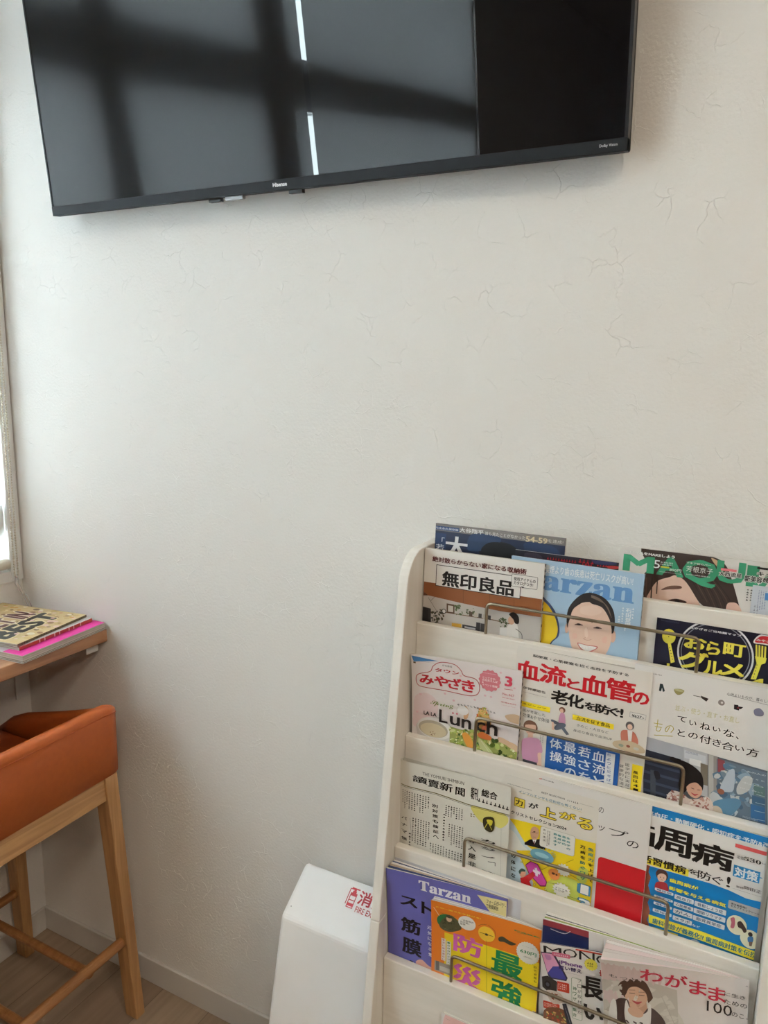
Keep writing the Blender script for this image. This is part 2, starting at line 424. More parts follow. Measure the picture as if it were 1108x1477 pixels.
tv_text('Dolby Vision', a[0], 0.0075, b[0], 0.0125, 'small_lettering', 0.0)
# wall bracket behind
bm = bmesh.new(); box(bm, 0.62, -0.022, 2.02, 1.14, -0.001, 2.48)
obj('wall_bracket', bm, M['steel'], tv, bevel=0.002)
P = lambda u, v, n: TVO + tv_u*u + tv_v*v + tv_n*n
for u in (0.40, 0.82):
    bm = bmesh.new()
    hexa(bm, [P(u, 0.12, -0.028), P(u+0.03, 0.12, -0.028), P(u+0.03, 0.58, -0.028), P(u, 0.58, -0.028)],
         [Vector((P(u, 0, 0).x, -0.022, 2.06)), Vector((P(u+0.03, 0, 0).x, -0.022, 2.06)), Vector((P(u+0.03, 0, 0).x, -0.022, 2.44)), Vector((P(u, 0, 0).x, -0.022, 2.44))])
    obj('bracket_arm', bm, M['steel'], tv)

# ================================================================== counter under the window
CX, CZ0, CZ1 = 0.309, 0.929, 0.961
ct = thing('counter', 'brown wooden counter shelf under the window', 'counter', (0.15, -1.2, CZ0))
obj('top', B((0.002, -3.2, CZ0, CX, -0.001, CZ1)), M['counter'], ct, bevel=0.002)
for y in (-0.028, -1.4, -2.8):
    bm = bmesh.new()
    box(bm, 0.003, y-0.018, CZ0-0.004, 0.285, y+0.018, CZ0); box(bm, 0.281, y-0.018, CZ0-0.026, 0.285, y+0.018, CZ0-0.004); box(bm, 0.0025, y-0.018, 0.72, 0.006, y+0.018, CZ0)
    o = obj('bracket', bm, M['trimw'], ct, bevel=0.0008); o['label'] = 'white metal bracket'

# ================================================================== bar stool
st = thing('bar_stool', 'orange leatherette bar stool with oak legs under the counter', 'stool', (0.24, -0.30, 0.0))
SY0, SY1, SXB, SXF = -0.090, -0.510, 0.452, 0.0
def shell_path(ins):
    """plan of the wrap-round back, from near front to far front"""
    x1, ya, yb, r = SXB-ins, SY1+ins, SY0-ins, max(0.046-ins, 0.010)
    pts = [(SXF+0.03+k*(x1-r-SXF-0.03)/8, ya) for k in range(8)]
    for k in range(9):
        a = -math.pi/2+math.pi/2*k/8; pts.append((x1-r+r*math.cos(a), ya+r+r*math.sin(a)))
    for k in range(1, 10): pts.append((x1, ya+r+(yb-ya-2*r)*k/10))
    for k in range(9):
        a = math.pi/2*k/8; pts.append((x1-r+r*math.cos(a), yb-r+r*math.sin(a)))
    pts += [(x1-r-(k+1)*(x1-r-SXF-0.03)/8, yb) for k in range(8)]
    return pts
def ztop(x): 
    t = max(0, min(1, (SXB-x)/(SXB-SXF))); return 0.842 - 0.135*(t**0.8)*1.0
def zbot(x):
    t = max(0, min(1, (SXB-x)/(SXB-SXF))); return 0.668 - 0.03*t
bm = bmesh.new()
TH = 0.034; rings = []
prof = []       # (inset fraction, height fraction) rounded section
for k in range(7):
    a = math.pi*k/6; prof.append((0.5-0.5*math.cos(a), 'top', math.sin(a)))
nP = len(shell_path(0))
offs = []
for k in range(9): a = math.pi*k/8; offs.append((TH*(0.5-0.5*math.cos(a)), 1, 0.013*(math.sin(a)-1)))
offs += [(TH, 0, 0.006), (TH*0.5, 0, 0.0), (0.0, 0, 0.006)]
paths = [shell_path(o_[0]) for o_ in offs]
for i in range(nP):
    ring = []
    endk = min(i, nP-1-i)
    for (ins, top, dz), pa in zip(offs, paths):
        x, y = pa[i]; x0 = paths[0][i][0]
        drop = 0.03*(1-min(1, endk/2.0))**2
        z = (ztop(x0)+dz-drop) if top else (zbot(x0)+dz+drop*0.4)
        ring.append(bm.verts.new((x, y, z)))
    rings.append(ring)
for i in range(nP-1):
    for k in range(len(offs)):
        k2 = (k+1) % len(offs); bm.faces.new((rings[i][k], rings[i][k2], rings[i+1][k2], rings[i+1][k]))
bm.faces.new(rings[0]); bm.faces.new(rings[-1][::-1])
bk = obj('backrest', bm, M['leather'], st, smooth=True)
# stitched seam along the top of the outer side
bm = bmesh.new()
tube(bm, [(x+0.0006, y, ztop(x)-0.0185) for x, y in shell_path(-0.0004)][6:-6], 0.0011, 6)
obj('seam', bm, M['stitch'], bk)
# seat cushion
bm = bmesh.new(); box(bm, SXF+0.03, SY1+0.036, 0.640, SXB-0.036, SY0-0.036, 0.690)
obj('seat', bm, M['leather_in'], st, bevel=0.018, seg=4, smooth=True)
# apron rails
obj('apron', B((SXB-0.034, -0.455, 0.612, SXB-0.008, -0.145, 0.668), (0.05, -0.455, 0.60, 0.074, -0.145, 0.642),
               (0.08, -0.142, 0.60, SXB-0.04, -0.120, 0.642), (0.08, -0.480, 0.60, SXB-0.04, -0.458, 0.642)), M['oak_y'], st, bevel=0.002)
def leg(xt, yt, xb, yb, zt):
    bm = bmesh.new(); a, b = 0.021, 0.0175; c, d = 0.019, 0.0135
    hexa(bm, [(xb-c, yb-d, 0.0), (xb+c, yb-d, 0.0), (xb+c, yb+d, 0.0), (xb-c, yb+d, 0.0)],
         [(xt-a, yt-b, zt), (xt+a, yt-b, zt), (xt+a, yt+b, zt), (xt-a, yt+b, zt)])
    return obj('leg', bm, M['oak_x'], st, bevel=0.002)
leg(SXB-0.024, -0.134, 0.449, -0.098, 0.672); leg(SXB-0.024, -0.466, 0.449, -0.502, 0.672)
leg(0.066, -0.130, 0.036, -0.098, 0.645); leg(0.066, -0.470, 0.036, -0.502, 0.645)
def dowel(p, q, r, m, name='stretcher'):
    bm = bmesh.new(); tube(bm, [p, q], r, 20); return obj(name, bm, m, st, smooth=False)
dowel((0.443, -0.112, 0.222), (0.443, -0.488, 0.222), 0.0125, M['oak_d'])
dowel((0.046, -0.112, 0.205), (0.046, -0.488, 0.205), 0.0115, M['oak_d'])
dowel((0.046, -0.217, 0.205), (0.440, -0.217, 0.205), 0.0105, M['oak_d'])
dowel((0.046, -0.383, 0.205), (0.440, -0.383, 0.205), 0.0105, M['oak_d'])

# ================================================================== fire extinguisher cabinet
EX0, EX1 = 0.906, 1.186
fe = thing('extinguisher_cabinet', 'white sloped-top fire extinguisher cabinet with red symbol beside the rack', 'fire extinguisher cabinet', ((EX0+EX1)/2, -0.1, 0.0))
bm = bmesh.new()
prism_x(bm, [(-0.012, 0.0), (-0.012, 0.535), (-0.110, 0.468), (-0.216, 0.0)], EX0, EX1)
cab = obj('cabinet', bm, M['white_steel'], fe, bevel=0.008, seg=3)
ea, eb = Vector((0, -0.012, 0.535)), Vector((0, -0.110, 0.468))
e_v = (ea-eb).normalized(); e_n = Vector((0, -1, 0)); e_n = (e_n - e_v*e_n.dot(e_v)).normalized()
if e_n.z < 0: e_n = -e_n
def ex_uv(x, y):
    r = ray(x, y); t = (eb-CAM).dot(e_n)/r.dot(e_n); p = CAM+r*t-eb; return p.x+0.0, p.dot(e_v)
def ex_pt(u, v): return Vector((u, eb.y, eb.z)) + e_v*v + e_n*0.0008
def ex_poly(bm, pts):
    bm.faces.new([bm.verts.new(ex_pt(*p)) for p in pts])
def ex_text(bm, s, p0, p1, bold):
    u0, v1 = p0; u1, v0 = p1
    vs, fs = text_mesh(s, bold); xs = [p[0] for p in vs]; ys = [p[1] for p in vs]
    V = [bm.verts.new(ex_pt(u0+(x-min(xs))/(max(xs)-min(xs))*(u1-u0), v0+(y-min(ys))/(max(ys)-min(ys))*(v1-v0))) for x, y in vs]
    for f in fs:
        try: bm.faces.new([V[i] for i in f])
        except ValueError: pass
zx = lambda x, y: (370+x/4.104, 1200+y/4.104)
bm = bmesh.new()
cu, cv = ex_uv(*zx(568, 395)); s = 0.00086
def exr(x0, y0, x1, y1): ex_poly(bm, [(cu+x0*s, cv+y0*s), (cu+x1*s, cv+y0*s), (cu+x1*s, cv+y1*s), (cu+x0*s, cv+y1*s)])
exr(-9, -22, 9, -20); exr(-9, -20, -7, 8); exr(7, -20, 9, 8); exr(-7, -18, 7, -11); exr(-7, -5, 7, -3); exr(-9, 6, 9, 13); exr(-5, 13, 5, 18); exr(-3, 18, 3, 22)
exr(-10, 22, 12, 25); exr(-14, -16, -12, 20); exr(-14, 20, -3, 22)
a = ex_uv(*zx(612, 372)); b = ex_uv(*zx(676, 438)); wch = b[0]-a[0]
hch = wch*0.95
ex_text(bm, '消火器', (a[0], cv+0.022), (a[0]+wch*3.15, cv+0.022-hch*0.95), 0.02)
a = ex_uv(*zx(592, 442)); b = ex_uv(*zx(692, 500))
ex_text(bm, 'FIRE EXTINGUISHER', (a[0], cv-0.0105), (a[0]+(b[0]-a[0])*2.5, cv-0.0105-0.0115), 0.008)
o = obj('emblem', bm, M['redink'], cab); o['label'] = 'red extinguisher symbol and lettering'
bm = bmesh.new(); p = ex_pt(*ex_uv(*zx(206, 440)))
bmesh.ops.create_circle(bm, cap_ends=True, segments=10, radius=0.0012, matrix=Matrix.Translation(p))
obj('screw_hole', bm, M['black'], cab)

# ================================================================== magazine rack
XL, XR, PT = 1.208, 1.786, 0.018
FRONT = lambda z: 0.266-0.1359*(z-0.482)         # depth of the leaning front edge
rk = thing('magazine_rack', 'white tiered magazine rack with wire rails against the wall', 'magazine rack', ((XL+XR)/2, -0.2, 0.0))
def side_prof(z0, z1, top):
    p = [(-0.012, z0), (-FRONT(z0), z0)]
    if top:
        p.append((-FRONT(z1-0.075), z1-0.075))
        c = (-FRONT(z1-0.075)+0.062, z1-0.062)
        for k in range(1, 9):
            a = math.pi/2*k/8; p.append((c[0]-0.060*math.cos(a), c[1]+0.062*math.sin(a)))
        p.append((-0.012, z1))
    else:
        p += [(-FRONT(z1), z1), (-0.012, z1)]
    return p
for xa, xb in ((XL-PT, XL), (XR, XR+PT)):
    bm = bmesh.new(); prism_x(bm, side_prof(0.6645, 1.302, True), xa, xb); obj('side_panel', bm, M['rack_side'], rk, bevel=0.0018)
    bm = bmesh.new(); prism_x(bm, side_prof(0.0, 0.6635, False), xa, xb); obj('lower_side_panel', bm, M['rack_side'], rk, bevel=0.0018)
obj('back_board', B((XL, -0.018, 0.04, XR, -0.013, 1.265)), M['rack'], rk)
# tiers: (top height, depth of the front face)
TIER = [(1.265, 0.092), (1.173, 0.123), (0.977, 0.157), (0.781, 0.189), (0.583, 0.223), (0.385, 0.256)]
for i, (z, d) in enumerate(TIER):
    zb = z-0.150 if i else z-0.30
    lo = (TIER[i+1][0]-0.16) if i < 5 else 0.05
    obj('front_panel', B((XL+0.0004, -d, max(lo, 0.05), XR-0.0004, -d+0.015, z)), M['rack'], rk, bevel=0.0018)
    pd = 0.018 if i == 0 else TIER[i-1][1]
    if i: obj('pocket_floor', B((XL+0.001, -d+0.0152, zb-0.012, XR-0.001, -pd-0.0002, zb)), M['rack'], rk)
    else: obj('pocket_floor', B((XL+0.001, -d+0.0152, 1.07, XR-0.001, -0.0182, 1.082)), M['rack'], rk)
obj('plinth', B((XL+0.001, -0.29, 0.0, XR-0.001, -0.275, 0.05)), M['rack'], rk)
# wire guard rails
for i, (pl, pr) in {1: ((703, 862), (1008, 930)), 2: ((687, 1034), (987, 1107)), 3: ((671, 1202), (964, 1309)), 4: ((652, 1378), None), 5: None and 0 or ((640, 1560), None)}.items():
    z, d = TIER[i]; Y = -d+0.0075
    if i <= 3:
        a = on_y(*pl, Y); b = on_y(*pr, Y); x0, x1, zt = a.x, b.x, (a.z+b.z)/2
        RAILX = (x0, x1); RH = zt-z
    else:
        x0, x1 = RAILX; zt = z+RH
        if i == 4: a = on_y(*pl, Y); zt = a.z; x0 = a.x
    bm = bmesh.new()
    tube(bm, rounded_path([(x0, Y, z-0.02), (x0, Y, zt), (x1, Y, zt), (x1, Y, z-0.02)], 0.010, 6), 0.0026, 12)
    obj('guard_rail', bm, M['rod'], rk, smooth=True)
DEBUG = False

# ================================================================== printed sheets
class Sheet:
    """a page standing (or lying) in space; u runs along it, v up it; bend(u, v) lifts it off its plane.
    Printed shapes are laid on the page in its own u, v."""
    def __init__(s, O, U, V, u0, u1, v0, v1, bend=None):
        s.O = Vector(O); s.U = Vector(U).normalized(); s.V = Vector(V).normalized()
        s.N = s.U.cross(s.V)
        s.u0, s.u1, s.v0, s.v1 = u0, u1, v0, v1
        s.bend = bend; s.curved = bend is not None and not getattr(bend, "flat", False); s.bm = bmesh.new(); s.ink = s.bm.loops.layers.float_color.new('ink'); s.k = 0
    def g(s, u, v): return s.bend(u, v) if s.bend else 0.0
    def pt(s, u, v, lift=0.0): return s.O + s.U*u + s.V*v + s.N*(s.g(u, v)+lift)
    def uv(s, x, y):
        r = ray(x, y); wv = 0.0
        for _ in range(10 if s.bend else 1):
            t = (s.O + s.N*wv - CAM).dot(s.N)/r.dot(s.N); p = CAM + r*t - s.O
            u, v = p.dot(s.U), p.dot(s.V); wv = 0.5*wv + 0.5*s.g(u, v)
        return u, v
    def _paint(s, f, c):
        for l in f.loops: l[s.ink] = c
    def tri(s, a, b, c, col, lift, depth=0):
        if s.curved and depth < 5:
            L = [math.dist(a, b), math.dist(b, c), math.dist(c, a)]; m = max(L)
            if m > 0.014:
                i = L.index(m); P = [a, b, c]; p, q, r = P[i], P[(i+1) % 3], P[(i+2) % 3]
                h = ((p[0]+q[0])/2, (p[1]+q[1])/2)
                s.tri(p, h, r, col, lift, depth+1); s.tri(h, q, r, col, lift, depth+1); return
        f = s.bm.faces.new([s.bm.verts.new(s.pt(*p, lift)) for p in (a, b, c)])
        s._paint(f, col)
    def fill(s, pts, col, lift=None):
        if lift is None: s.k += 1; lift = 0.0001+0.000022*s.k
        # keep the print on the page
        pts = s._clip(pts)
        if len(pts) < 3: return
        c = rgb(col)
        for t in tessellate_polygon([[Vector((p[0], p[1], 0)) for p in pts]]):
            s.tri(*[pts[i] for i in t], c, lift)
    def _clip(s, pts):
        e = 0.0004
        for ax, lim, sgn in ((0, s.u0+e, 1), (0, s.u1-e, -1), (1, s.v0+e, 1), (1, s.v1-e, -1)):
            out = []
            n = len(pts)
            for i in range(n):
                p, q = pts[i], pts[(i+1) % n]
                dp, dq = (p[ax]-lim)*sgn, (q[ax]-lim)*sgn
                if dp >= 0: out.append(p)
                if dp*dq < 0:
                    t = dp/(dp-dq); out.append((p[0]+(q[0]-p[0])*t, p[1]+(q[1]-p[1])*t))
            pts = out
            if not pts: break
        return pts
    def fillf(s, vs, fs, col, lift):
        c = rgb(col)
        for f in fs:
            P = [vs[i] for i in f]
            for k in range(1, len(P)-1):
                tr = [P[0], P[k], P[k+1]]
                if all(s.u0 < p[0] < s.u1 and s.v0 < p[1] < s.v1 for p in tr):
                    s.tri(*tr, c, lift)

class Art:
    """drawing calls in the coordinates of one close-up of the photograph: x = ox + X/sc"""
    def __init__(s, sh, ox=0, oy=0, sc=1.0): s.sh, s.ox, s.oy, s.sc = sh, ox, oy, sc
    def at(s, ox, oy, sc): return Art(s.sh, ox, oy, sc)
    def uv(s, x, y): return s.sh.uv(s.ox+x/s.sc, s.oy+y/s.sc)
    def poly(s, pts, col): s.sh.fill([s.uv(*p) for p in pts], col)
    def rect(s, x0, y0, x1, y1, col, r=0.0):
        a = s.uv(x0, y0); b = s.uv(x1, y1)
        s.uvrect(min(a[0], b[0]), min(a[1], b[1]), max(a[0], b[0]), max(a[1], b[1]), col, r)
    def uvrect(s, a0, b0, a1, b1, col, r=0.0):
        if r <= 0: s.sh.fill([(a0, b0), (a1, b0), (a1, b1), (a0, b1)], col); return
        r = min(r, (a1-a0)/2, (b1-b0)/2); p = []
        for cx, cy, st_ in ((a1-r, b1-r, 0), (a0+r, b1-r, 1), (a0+r, b0+r, 2), (a1-r, b0+r, 3)):
            for k in range(5):
                t = math.pi/2*(st_+k/4); p.append((cx+r*math.cos(t), cy+r*math.sin(t)))
        s.sh.fill(p, col)
    def frame(s, x0, y0, x1, y1, col, inner, wd=0.0008, r=0.0):
        a = s.uv(x0, y0); b = s.uv(x1, y1); u0, u1, v0, v1 = a[0], b[0], b[1], a[1]
        s.uvrect(u0, v0, u1, v1, col, r); s.uvrect(u0+wd, v0+wd, u1-wd, v1-wd, inner, max(0, r-wd))
    def oval(s, cx, cy, rx, ry, col, n=28, wob=0.0, lobes=0):
        c = s.uv(cx, cy); ru = abs(s.uv(cx+rx, cy)[0]-c[0]); rv = abs(s.uv(cx, cy-ry)[1]-c[1])
        if lobes: n = lobes*6
        s.sh.fill([(c[0]+ru*(1+wob*math.cos(lobes*2*math.pi*k/n))*math.cos(2*math.pi*k/n), c[1]+rv*(1+wob*math.cos(lobes*2*math.pi*k/n))*math.sin(2*math.pi*k/n)) for k in range(n)], col)
    def ring(s, cx, cy, rx, ry, wd, col, inner): s.oval(cx, cy, rx, ry, col, 56); s.oval(cx, cy, rx-wd, ry-wd*ry/rx, inner, 56)
    @staticmethod
    def smooth(P, n=5, closed=True):
        out = []; m = len(P)
        for i in range(m if closed else m-1):
            if closed: a, b, c, d = P[i-1], P[i], P[(i+1) % m], P[(i+2) % m]
            else: a, b, c, d = P[max(i-1, 0)], P[i], P[i+1], P[min(i+2, m-1)]
            for k in range(n):
                t = k/n; out.append(tuple(0.5*(2*b[j]+(c[j]-a[j])*t+(2*a[j]-5*b[j]+4*c[j]-d[j])*t*t+(3*b[j]-a[j]-3*c[j]+d[j])*t**3) for j in (0, 1)))
        if not closed: out.append(P[-1])
        return out
    def blob(s, pts, col, n=5): s.sh.fill(s.smooth([s.uv(*p) for p in pts], n), col)
    def line(s, pts, wd, col, closed=False, curve=False):
        P = [s.uv(*p) for p in pts]
        if curve: P = s.smooth(P, 5, closed)
        s.sh.k += 1; lift = 0.0001+0.000022*s.sh.k
        m = len(P)
        for i in range(m if closed else m-1):
            a, b = P[i], P[(i+1) % m]; d = (b[0]-a[0], b[1]-a[1]); L = math.hypot(*d)
            if L < 1e-7: continue
            nx, ny = -d[1]/L*wd/2, d[0]/L*wd/2; ex, ey = d[0]/L*wd*0.3, d[1]/L*wd*0.3
            s.sh.fill([(a[0]+nx-ex, a[1]+ny-ey), (a[0]-nx-ex, a[1]-ny-ey), (b[0]-nx+ex, b[1]-ny+ey), (b[0]+nx+ex, b[1]+ny+ey)], col, lift)
    def text(s, t, x0, y0, x1, y1, col, bold=0.0, out=None, ow=0.05, rot=None, res=2):
        """lettering filling the box whose top-left and bottom-right corners are given"""
        a = s.uv(x0, y0); b = s.uv(x1, y1)
        if DEBUG and (b[0]-a[0] < 0.0015 or a[1]-b[1] < 0.0015): print('SMALLTEXT', t, (b[0]-a[0])*1000, (a[1]-b[1])*1000)
        s.uvtext(t, a[0], b[1], b[0], a[1], col, bold, out, ow, res)
    def uvtext(s, t, u0, v0, u1, v1, col, bold=0.0, out=None, ow=0.05, res=2):
        vs, fs = text_mesh(t, 0.0, res)
        if not fs: return
        xs = [p[0] for p in vs]; ys = [p[1] for p in vs]
        bold = min(max(bold, 0.0)*1.4, 0.032)
        X0, X1, Y0, Y1 = min(xs)-bold, max(xs)+bold, min(ys)-bold, max(ys)+bold
        kx = (u1-u0)/max(X1-X0, 1e-6); ky = (v1-v0)/max(Y1-Y0, 1e-6)
        f = lambda dx, dy: [(u0+(x+dx-X0)*kx, v0+(y+dy-Y0)*ky) for x, y in vs]
        if out:
            s.sh.k += 1; r = bold+ow
            for k in range(8):
                s.sh.fillf(f(r*math.cos(k*math.pi/4), r*math.sin(k*math.pi/4)), fs, out, 0.0001+0.000022*s.sh.k+k*1e-6)
        s.sh.k += 1; lift = 0.0001+0.000022*s.sh.k
        # heavier weights: the outline is struck again a hair to each side
        hits = [(0, 0)] if bold < 0.004 else ([(-bold, 0), (bold, 0)] if bold < 0.011 else [(-bold, -bold*0.7), (bold, -bold*0.7), (-bold, bold*0.7), (bold, bold*0.7)])
        if bold > 0.028: hits.append((0, 0))
        for k, (dx, dy) in enumerate(hits): s.sh.fillf(f(dx, dy), fs, col, lift+k*1e-6)
    def fine(s, x0, y0, x1, y1, rows, col, vertical=False, fillr=0.62, gap=0.25):
        """print too small to read: rows (or columns) of tiny strokes"""
        a = s.uv(x0, y0); b = s.uv(x1, y1); u0, u1, v0, v1 = a[0], max(b[0], a[0]+0.001), b[1], a[1]
        if v1-v0 < 0.0009*rows: v1, v0 = (v0+v1)/2+0.0005*rows, (v0+v1)/2-0.0005*rows
        s.sh.k += 1; lift = 0.0001+0.000022*s.sh.k
        rnd = random.Random(int(x0*7+y0*13)+rows)
        if vertical:
            st_ = (u1-u0)/rows
            for i in range(rows):
                c0 = u0+i*st_+st_*(1-fillr)/2; wq = st_*fillr; v = v1
                end = v0 + (v1-v0)*rnd.choice((0, 0, 0, 0.05, 0.3))
                while v-wq > end:
                    h = wq*rnd.uniform(0.55, 0.95); w2 = wq*rnd.uniform(0.55, 1.0)
                    s.sh.fill([(c0+wq/2-w2/2, v-h), (c0+wq/2+w2/2, v-h), (c0+wq/2+w2/2, v-h*0.45), (c0+wq/2-w2/2, v-h*0.45)], col, lift)
                    s.sh.fill([(c0+wq*0.4, v-h), (c0+wq*0.62, v-h), (c0+wq*0.62, v), (c0+wq*0.4, v)], col, lift)
                    v -= wq*(1+gap)
        else:
            st_ = (v1-v0)/rows
            for i in range(rows):
                b0 = v0+i*st_+st_*(1-fillr)/2; hq = st_*fillr; u = u0
                while u+hq*0.8 < u1:
                    wq = hq*rnd.uniform(0.5, 0.9)
                    s.sh.fill([(u, b0), (u+wq, b0), (u+wq, b0+hq*0.35), (u, b0+hq*0.35)], col, lift)
                    s.sh.fill([(u+wq*0.35, b0), (u+wq*0.7, b0), (u+wq*0.7, b0+hq), (u+wq*0.35, b0+hq)], col, lift)
                    u += hq*(0.9+gap)
    def scatter(s, pts, cols, n, r0, r1, seed=1):
        """many small leafy blobs inside the outline"""
        P = [s.uv(*p) for p in pts]; rnd = random.Random(seed)
        x0, x1 = min(p[0] for p in P), max(p[0] for p in P); y0, y1 = min(p[1] for p in P), max(p[1] for p in P)
        def inside(x, y):
            c = False; m = len(P)
            for i in range(m):
                a, b = P[i], P[i-1]
                if (a[1] > y) != (b[1] > y) and x < (b[0]-a[0])*(y-a[1])/(b[1]-a[1])+a[0]: c = not c
            return c
        s.sh.k += 1; base = 0.0001+0.000022*s.sh.k; made = 0
        for _ in range(n*6):
            if made >= n: break
            x, y = rnd.uniform(x0, x1), rnd.uniform(y0, y1)
            if not inside(x, y): continue
            made += 1
            r = rnd.uniform(r0, r1); e = rnd.uniform(0.3, 0.9); a = rnd.uniform(0, math.pi)
            q = []
            for k in range(7):
                t = 2*math.pi*k/7; j = rnd.uniform(0.75, 1.2)
                px, py = r*j*math.cos(t), r*e*j*math.sin(t)
                q.append((x+px*math.cos(a)-py*math.sin(a), y+px*math.sin(a)+py*math.cos(a)))
            s.sh.fill(q, rnd.choice(cols), base+0.0000012*made)
        s.sh.k += 2+n//18

def finish(sh, name, m, parent, base, back=True, nu=28, nv=14, th=0.0003):
    """close the sheet: front of the page in its own colour, and its reverse"""
    bm, c = sh.bm, rgb(base); cb = rgb((226, 224, 218))
    us = [sh.u0+(sh.u1-sh.u0)*i/nu for i in range(nu+1)]; vs = [sh.v0+(sh.v1-sh.v0)*j/nv for j in range(nv+1)]
    G = [[bm.verts.new(sh.pt(u, v)) for v in vs] for u in us]
    H = [[bm.verts.new(sh.pt(u, v, -th)) for v in vs] for u in us]
    for i in range(nu):
        for j in range(nv):
            sh._paint(bm.faces.new((G[i][j], G[i+1][j], G[i+1][j+1], G[i][j+1])), c)
            sh._paint(bm.faces.new((H[i][j+1], H[i+1][j+1], H[i+1][j], H[i][j])), cb)
    for i in range(nu):
        for R_ in ((0, 0), (nv, 1)):
            j = R_[0]; sh._paint(bm.faces.new((G[i][j], H[i][j], H[i+1][j], G[i+1][j])), cb)
    for j in range(nv):
        for i in (0, nu): sh._paint(bm.faces.new((G[i][j], G[i][j+1], H[i][j+1], H[i][j])), c)
    me = bpy.data.meshes.new(name); bm.to_mesh(me); bm.free()
    o = bpy.data.objects.new(name, me); COL.objects.link(o); me.materials.append(m)
    o.parent = parent; o.matrix_parent_inverse = Matrix.Translation(-parent.location)
    return o

PAGE_TONES = [(226, 222, 212), (206, 200, 188), (232, 228, 220), (196, 188, 176), (220, 214, 206), (232, 226, 222), (200, 196, 190)]
def block(sh, thick, parent, name='page_block', tones=PAGE_TONES, layers=9, lower=0.0015, right=True, seed=0, lift=-0.0004):
    """the pages behind a cover: thin layers whose edges show at the top and side; thick(u, v) is the depth"""
    bm = bmesh.new(); ink = bm.loops.layers.float_color.new('ink'); rnd = random.Random(seed+3)
    nu, nv = 22, 6
    u0, u1 = sh.u0+0.0012, sh.u1-0.0004
    us = [u0+(u1-u0)*i/nu for i in range(nu+1)]
    for q in range(layers):
        c = rgb(rnd.choice(tones)); vt = sh.v1-lower*rnd.uniform(0.1, 1.0)
        vs = [sh.v0+0.001+(vt-sh.v0-0.001)*j/nv for j in range(nv+1)]
        def P(u, v, a): return sh.pt(u, v, lift - thick(u, v)*a)
        a0, a1 = q/layers, (q+0.96)/layers
        ff = []
        A = [[bm.verts.new(P(u, v, a0)) for v in vs] for u in us]; C = [[bm.verts.new(P(u, v, a1)) for v in vs] for u in us]
        for i in range(nu):
            for j in range(nv):
                ff.append(bm.faces.new((A[i][j], A[i+1][j], A[i+1][j+1], A[i][j+1]))); ff.append(bm.faces.new((C[i][j+1], C[i+1][j+1], C[i+1][j], C[i][j])))
            ff.append(bm.faces.new((A[i][nv], A[i+1][nv], C[i+1][nv], C[i][nv]))); ff.append(bm.faces.new((A[i][0], C[i][0], C[i+1][0], A[i+1][0])))
        for j in range(nv):
            ff.append(bm.faces.new((A[0][j], A[0][j+1], C[0][j+1], C[0][j]))); ff.append(bm.faces.new((A[nu][j], C[nu][j], C[nu][j+1], A[nu][j+1])))
        for f in ff:
            for l in f.loops: l[ink] = c
    me = bpy.data.meshes.new(name); bm.to_mesh(me); bm.free()
    o = bpy.data.objects.new(name, me); COL.objects.link(o); me.materials.append(M['newsink'])
    o.parent = parent; o.matrix_parent_inverse = Matrix.Translation(-parent.location)
    return o

def magazine(label, cat, group, name, O, U, V, u0, u1, v0, v1, base, art, thick=0.004, bend=None, lens=0.0, spine=None,
             tones=PAGE_TONES, layers=8, seed=0, matl=None, backc=(222, 218, 212), fan=None):
    """cover with its print, pages, back cover and, where the bound edge shows, a spine"""
    sh = Sheet(O, U, V, u0, u1, v0, v1, bend)
    if thick and lens:
        th = lambda u, v: (thick + lens*math.sin(math.pi*min(1, max(0, (u-u0)/(u1-u0)))**1.7)*max(0, (v-v0)/(v1-v0))**2)*(1-0.72*max(0, (u-u0)/(u1-u0))**6)
    else:
        th = lambda u, v: thick
    if fan:
        th0 = th; th = lambda u, v: th0(u, v) + fan(u, v)
    root = thing(name, label, cat, tuple(sh.pt((u0+u1)/2, v0)), group)
    if art: art(Art(sh))
    finish(sh, 'front_cover', matl or M['ink'], root, base)
    block(sh, th, root, layers=layers, tones=tones, seed=seed)
    bk_ = Sheet(O, U, V, u0, u1, v0, v1-0.0006, lambda u, v: sh.g(u, v)-th(u, v)-0.0006)
    finish(bk_, 'back_cover', matl or M['ink'], root, backc)
    if spine:
        bm = bmesh.new(); ink = bm.loops.layers.float_color.new('ink'); n = 60
        rnd = random.Random(seed+11)
        for i in range(n):
            va, vb = v0+(v1-v0)*i/n, v0+(v1-v0)*(i+1)/n
            q = [sh.pt(u1+0.0003, va, 0), sh.pt(u1+0.0003, va, -th(u1, va)-0.0008), sh.pt(u1+0.0003, vb, -th(u1, vb)-0.0008), sh.pt(u1+0.0003, vb, 0)]
            f = bm.faces.new([bm.verts.new(p) for p in q])
            c = rgb(spine[1] if (rnd.random() < spine[2] and i % 2) else spine[0])
            for l in f.loops: l[ink] = c
        me = bpy.data.meshes.new('spine'); bm.to_mesh(me); bm.free()
        o = bpy.data.objects.new('spine', me); COL.objects.link(o); me.materials.append(M['ink'])
        o.parent = root; o.matrix_parent_inverse = Matrix.Translation(-root.location)
    return root

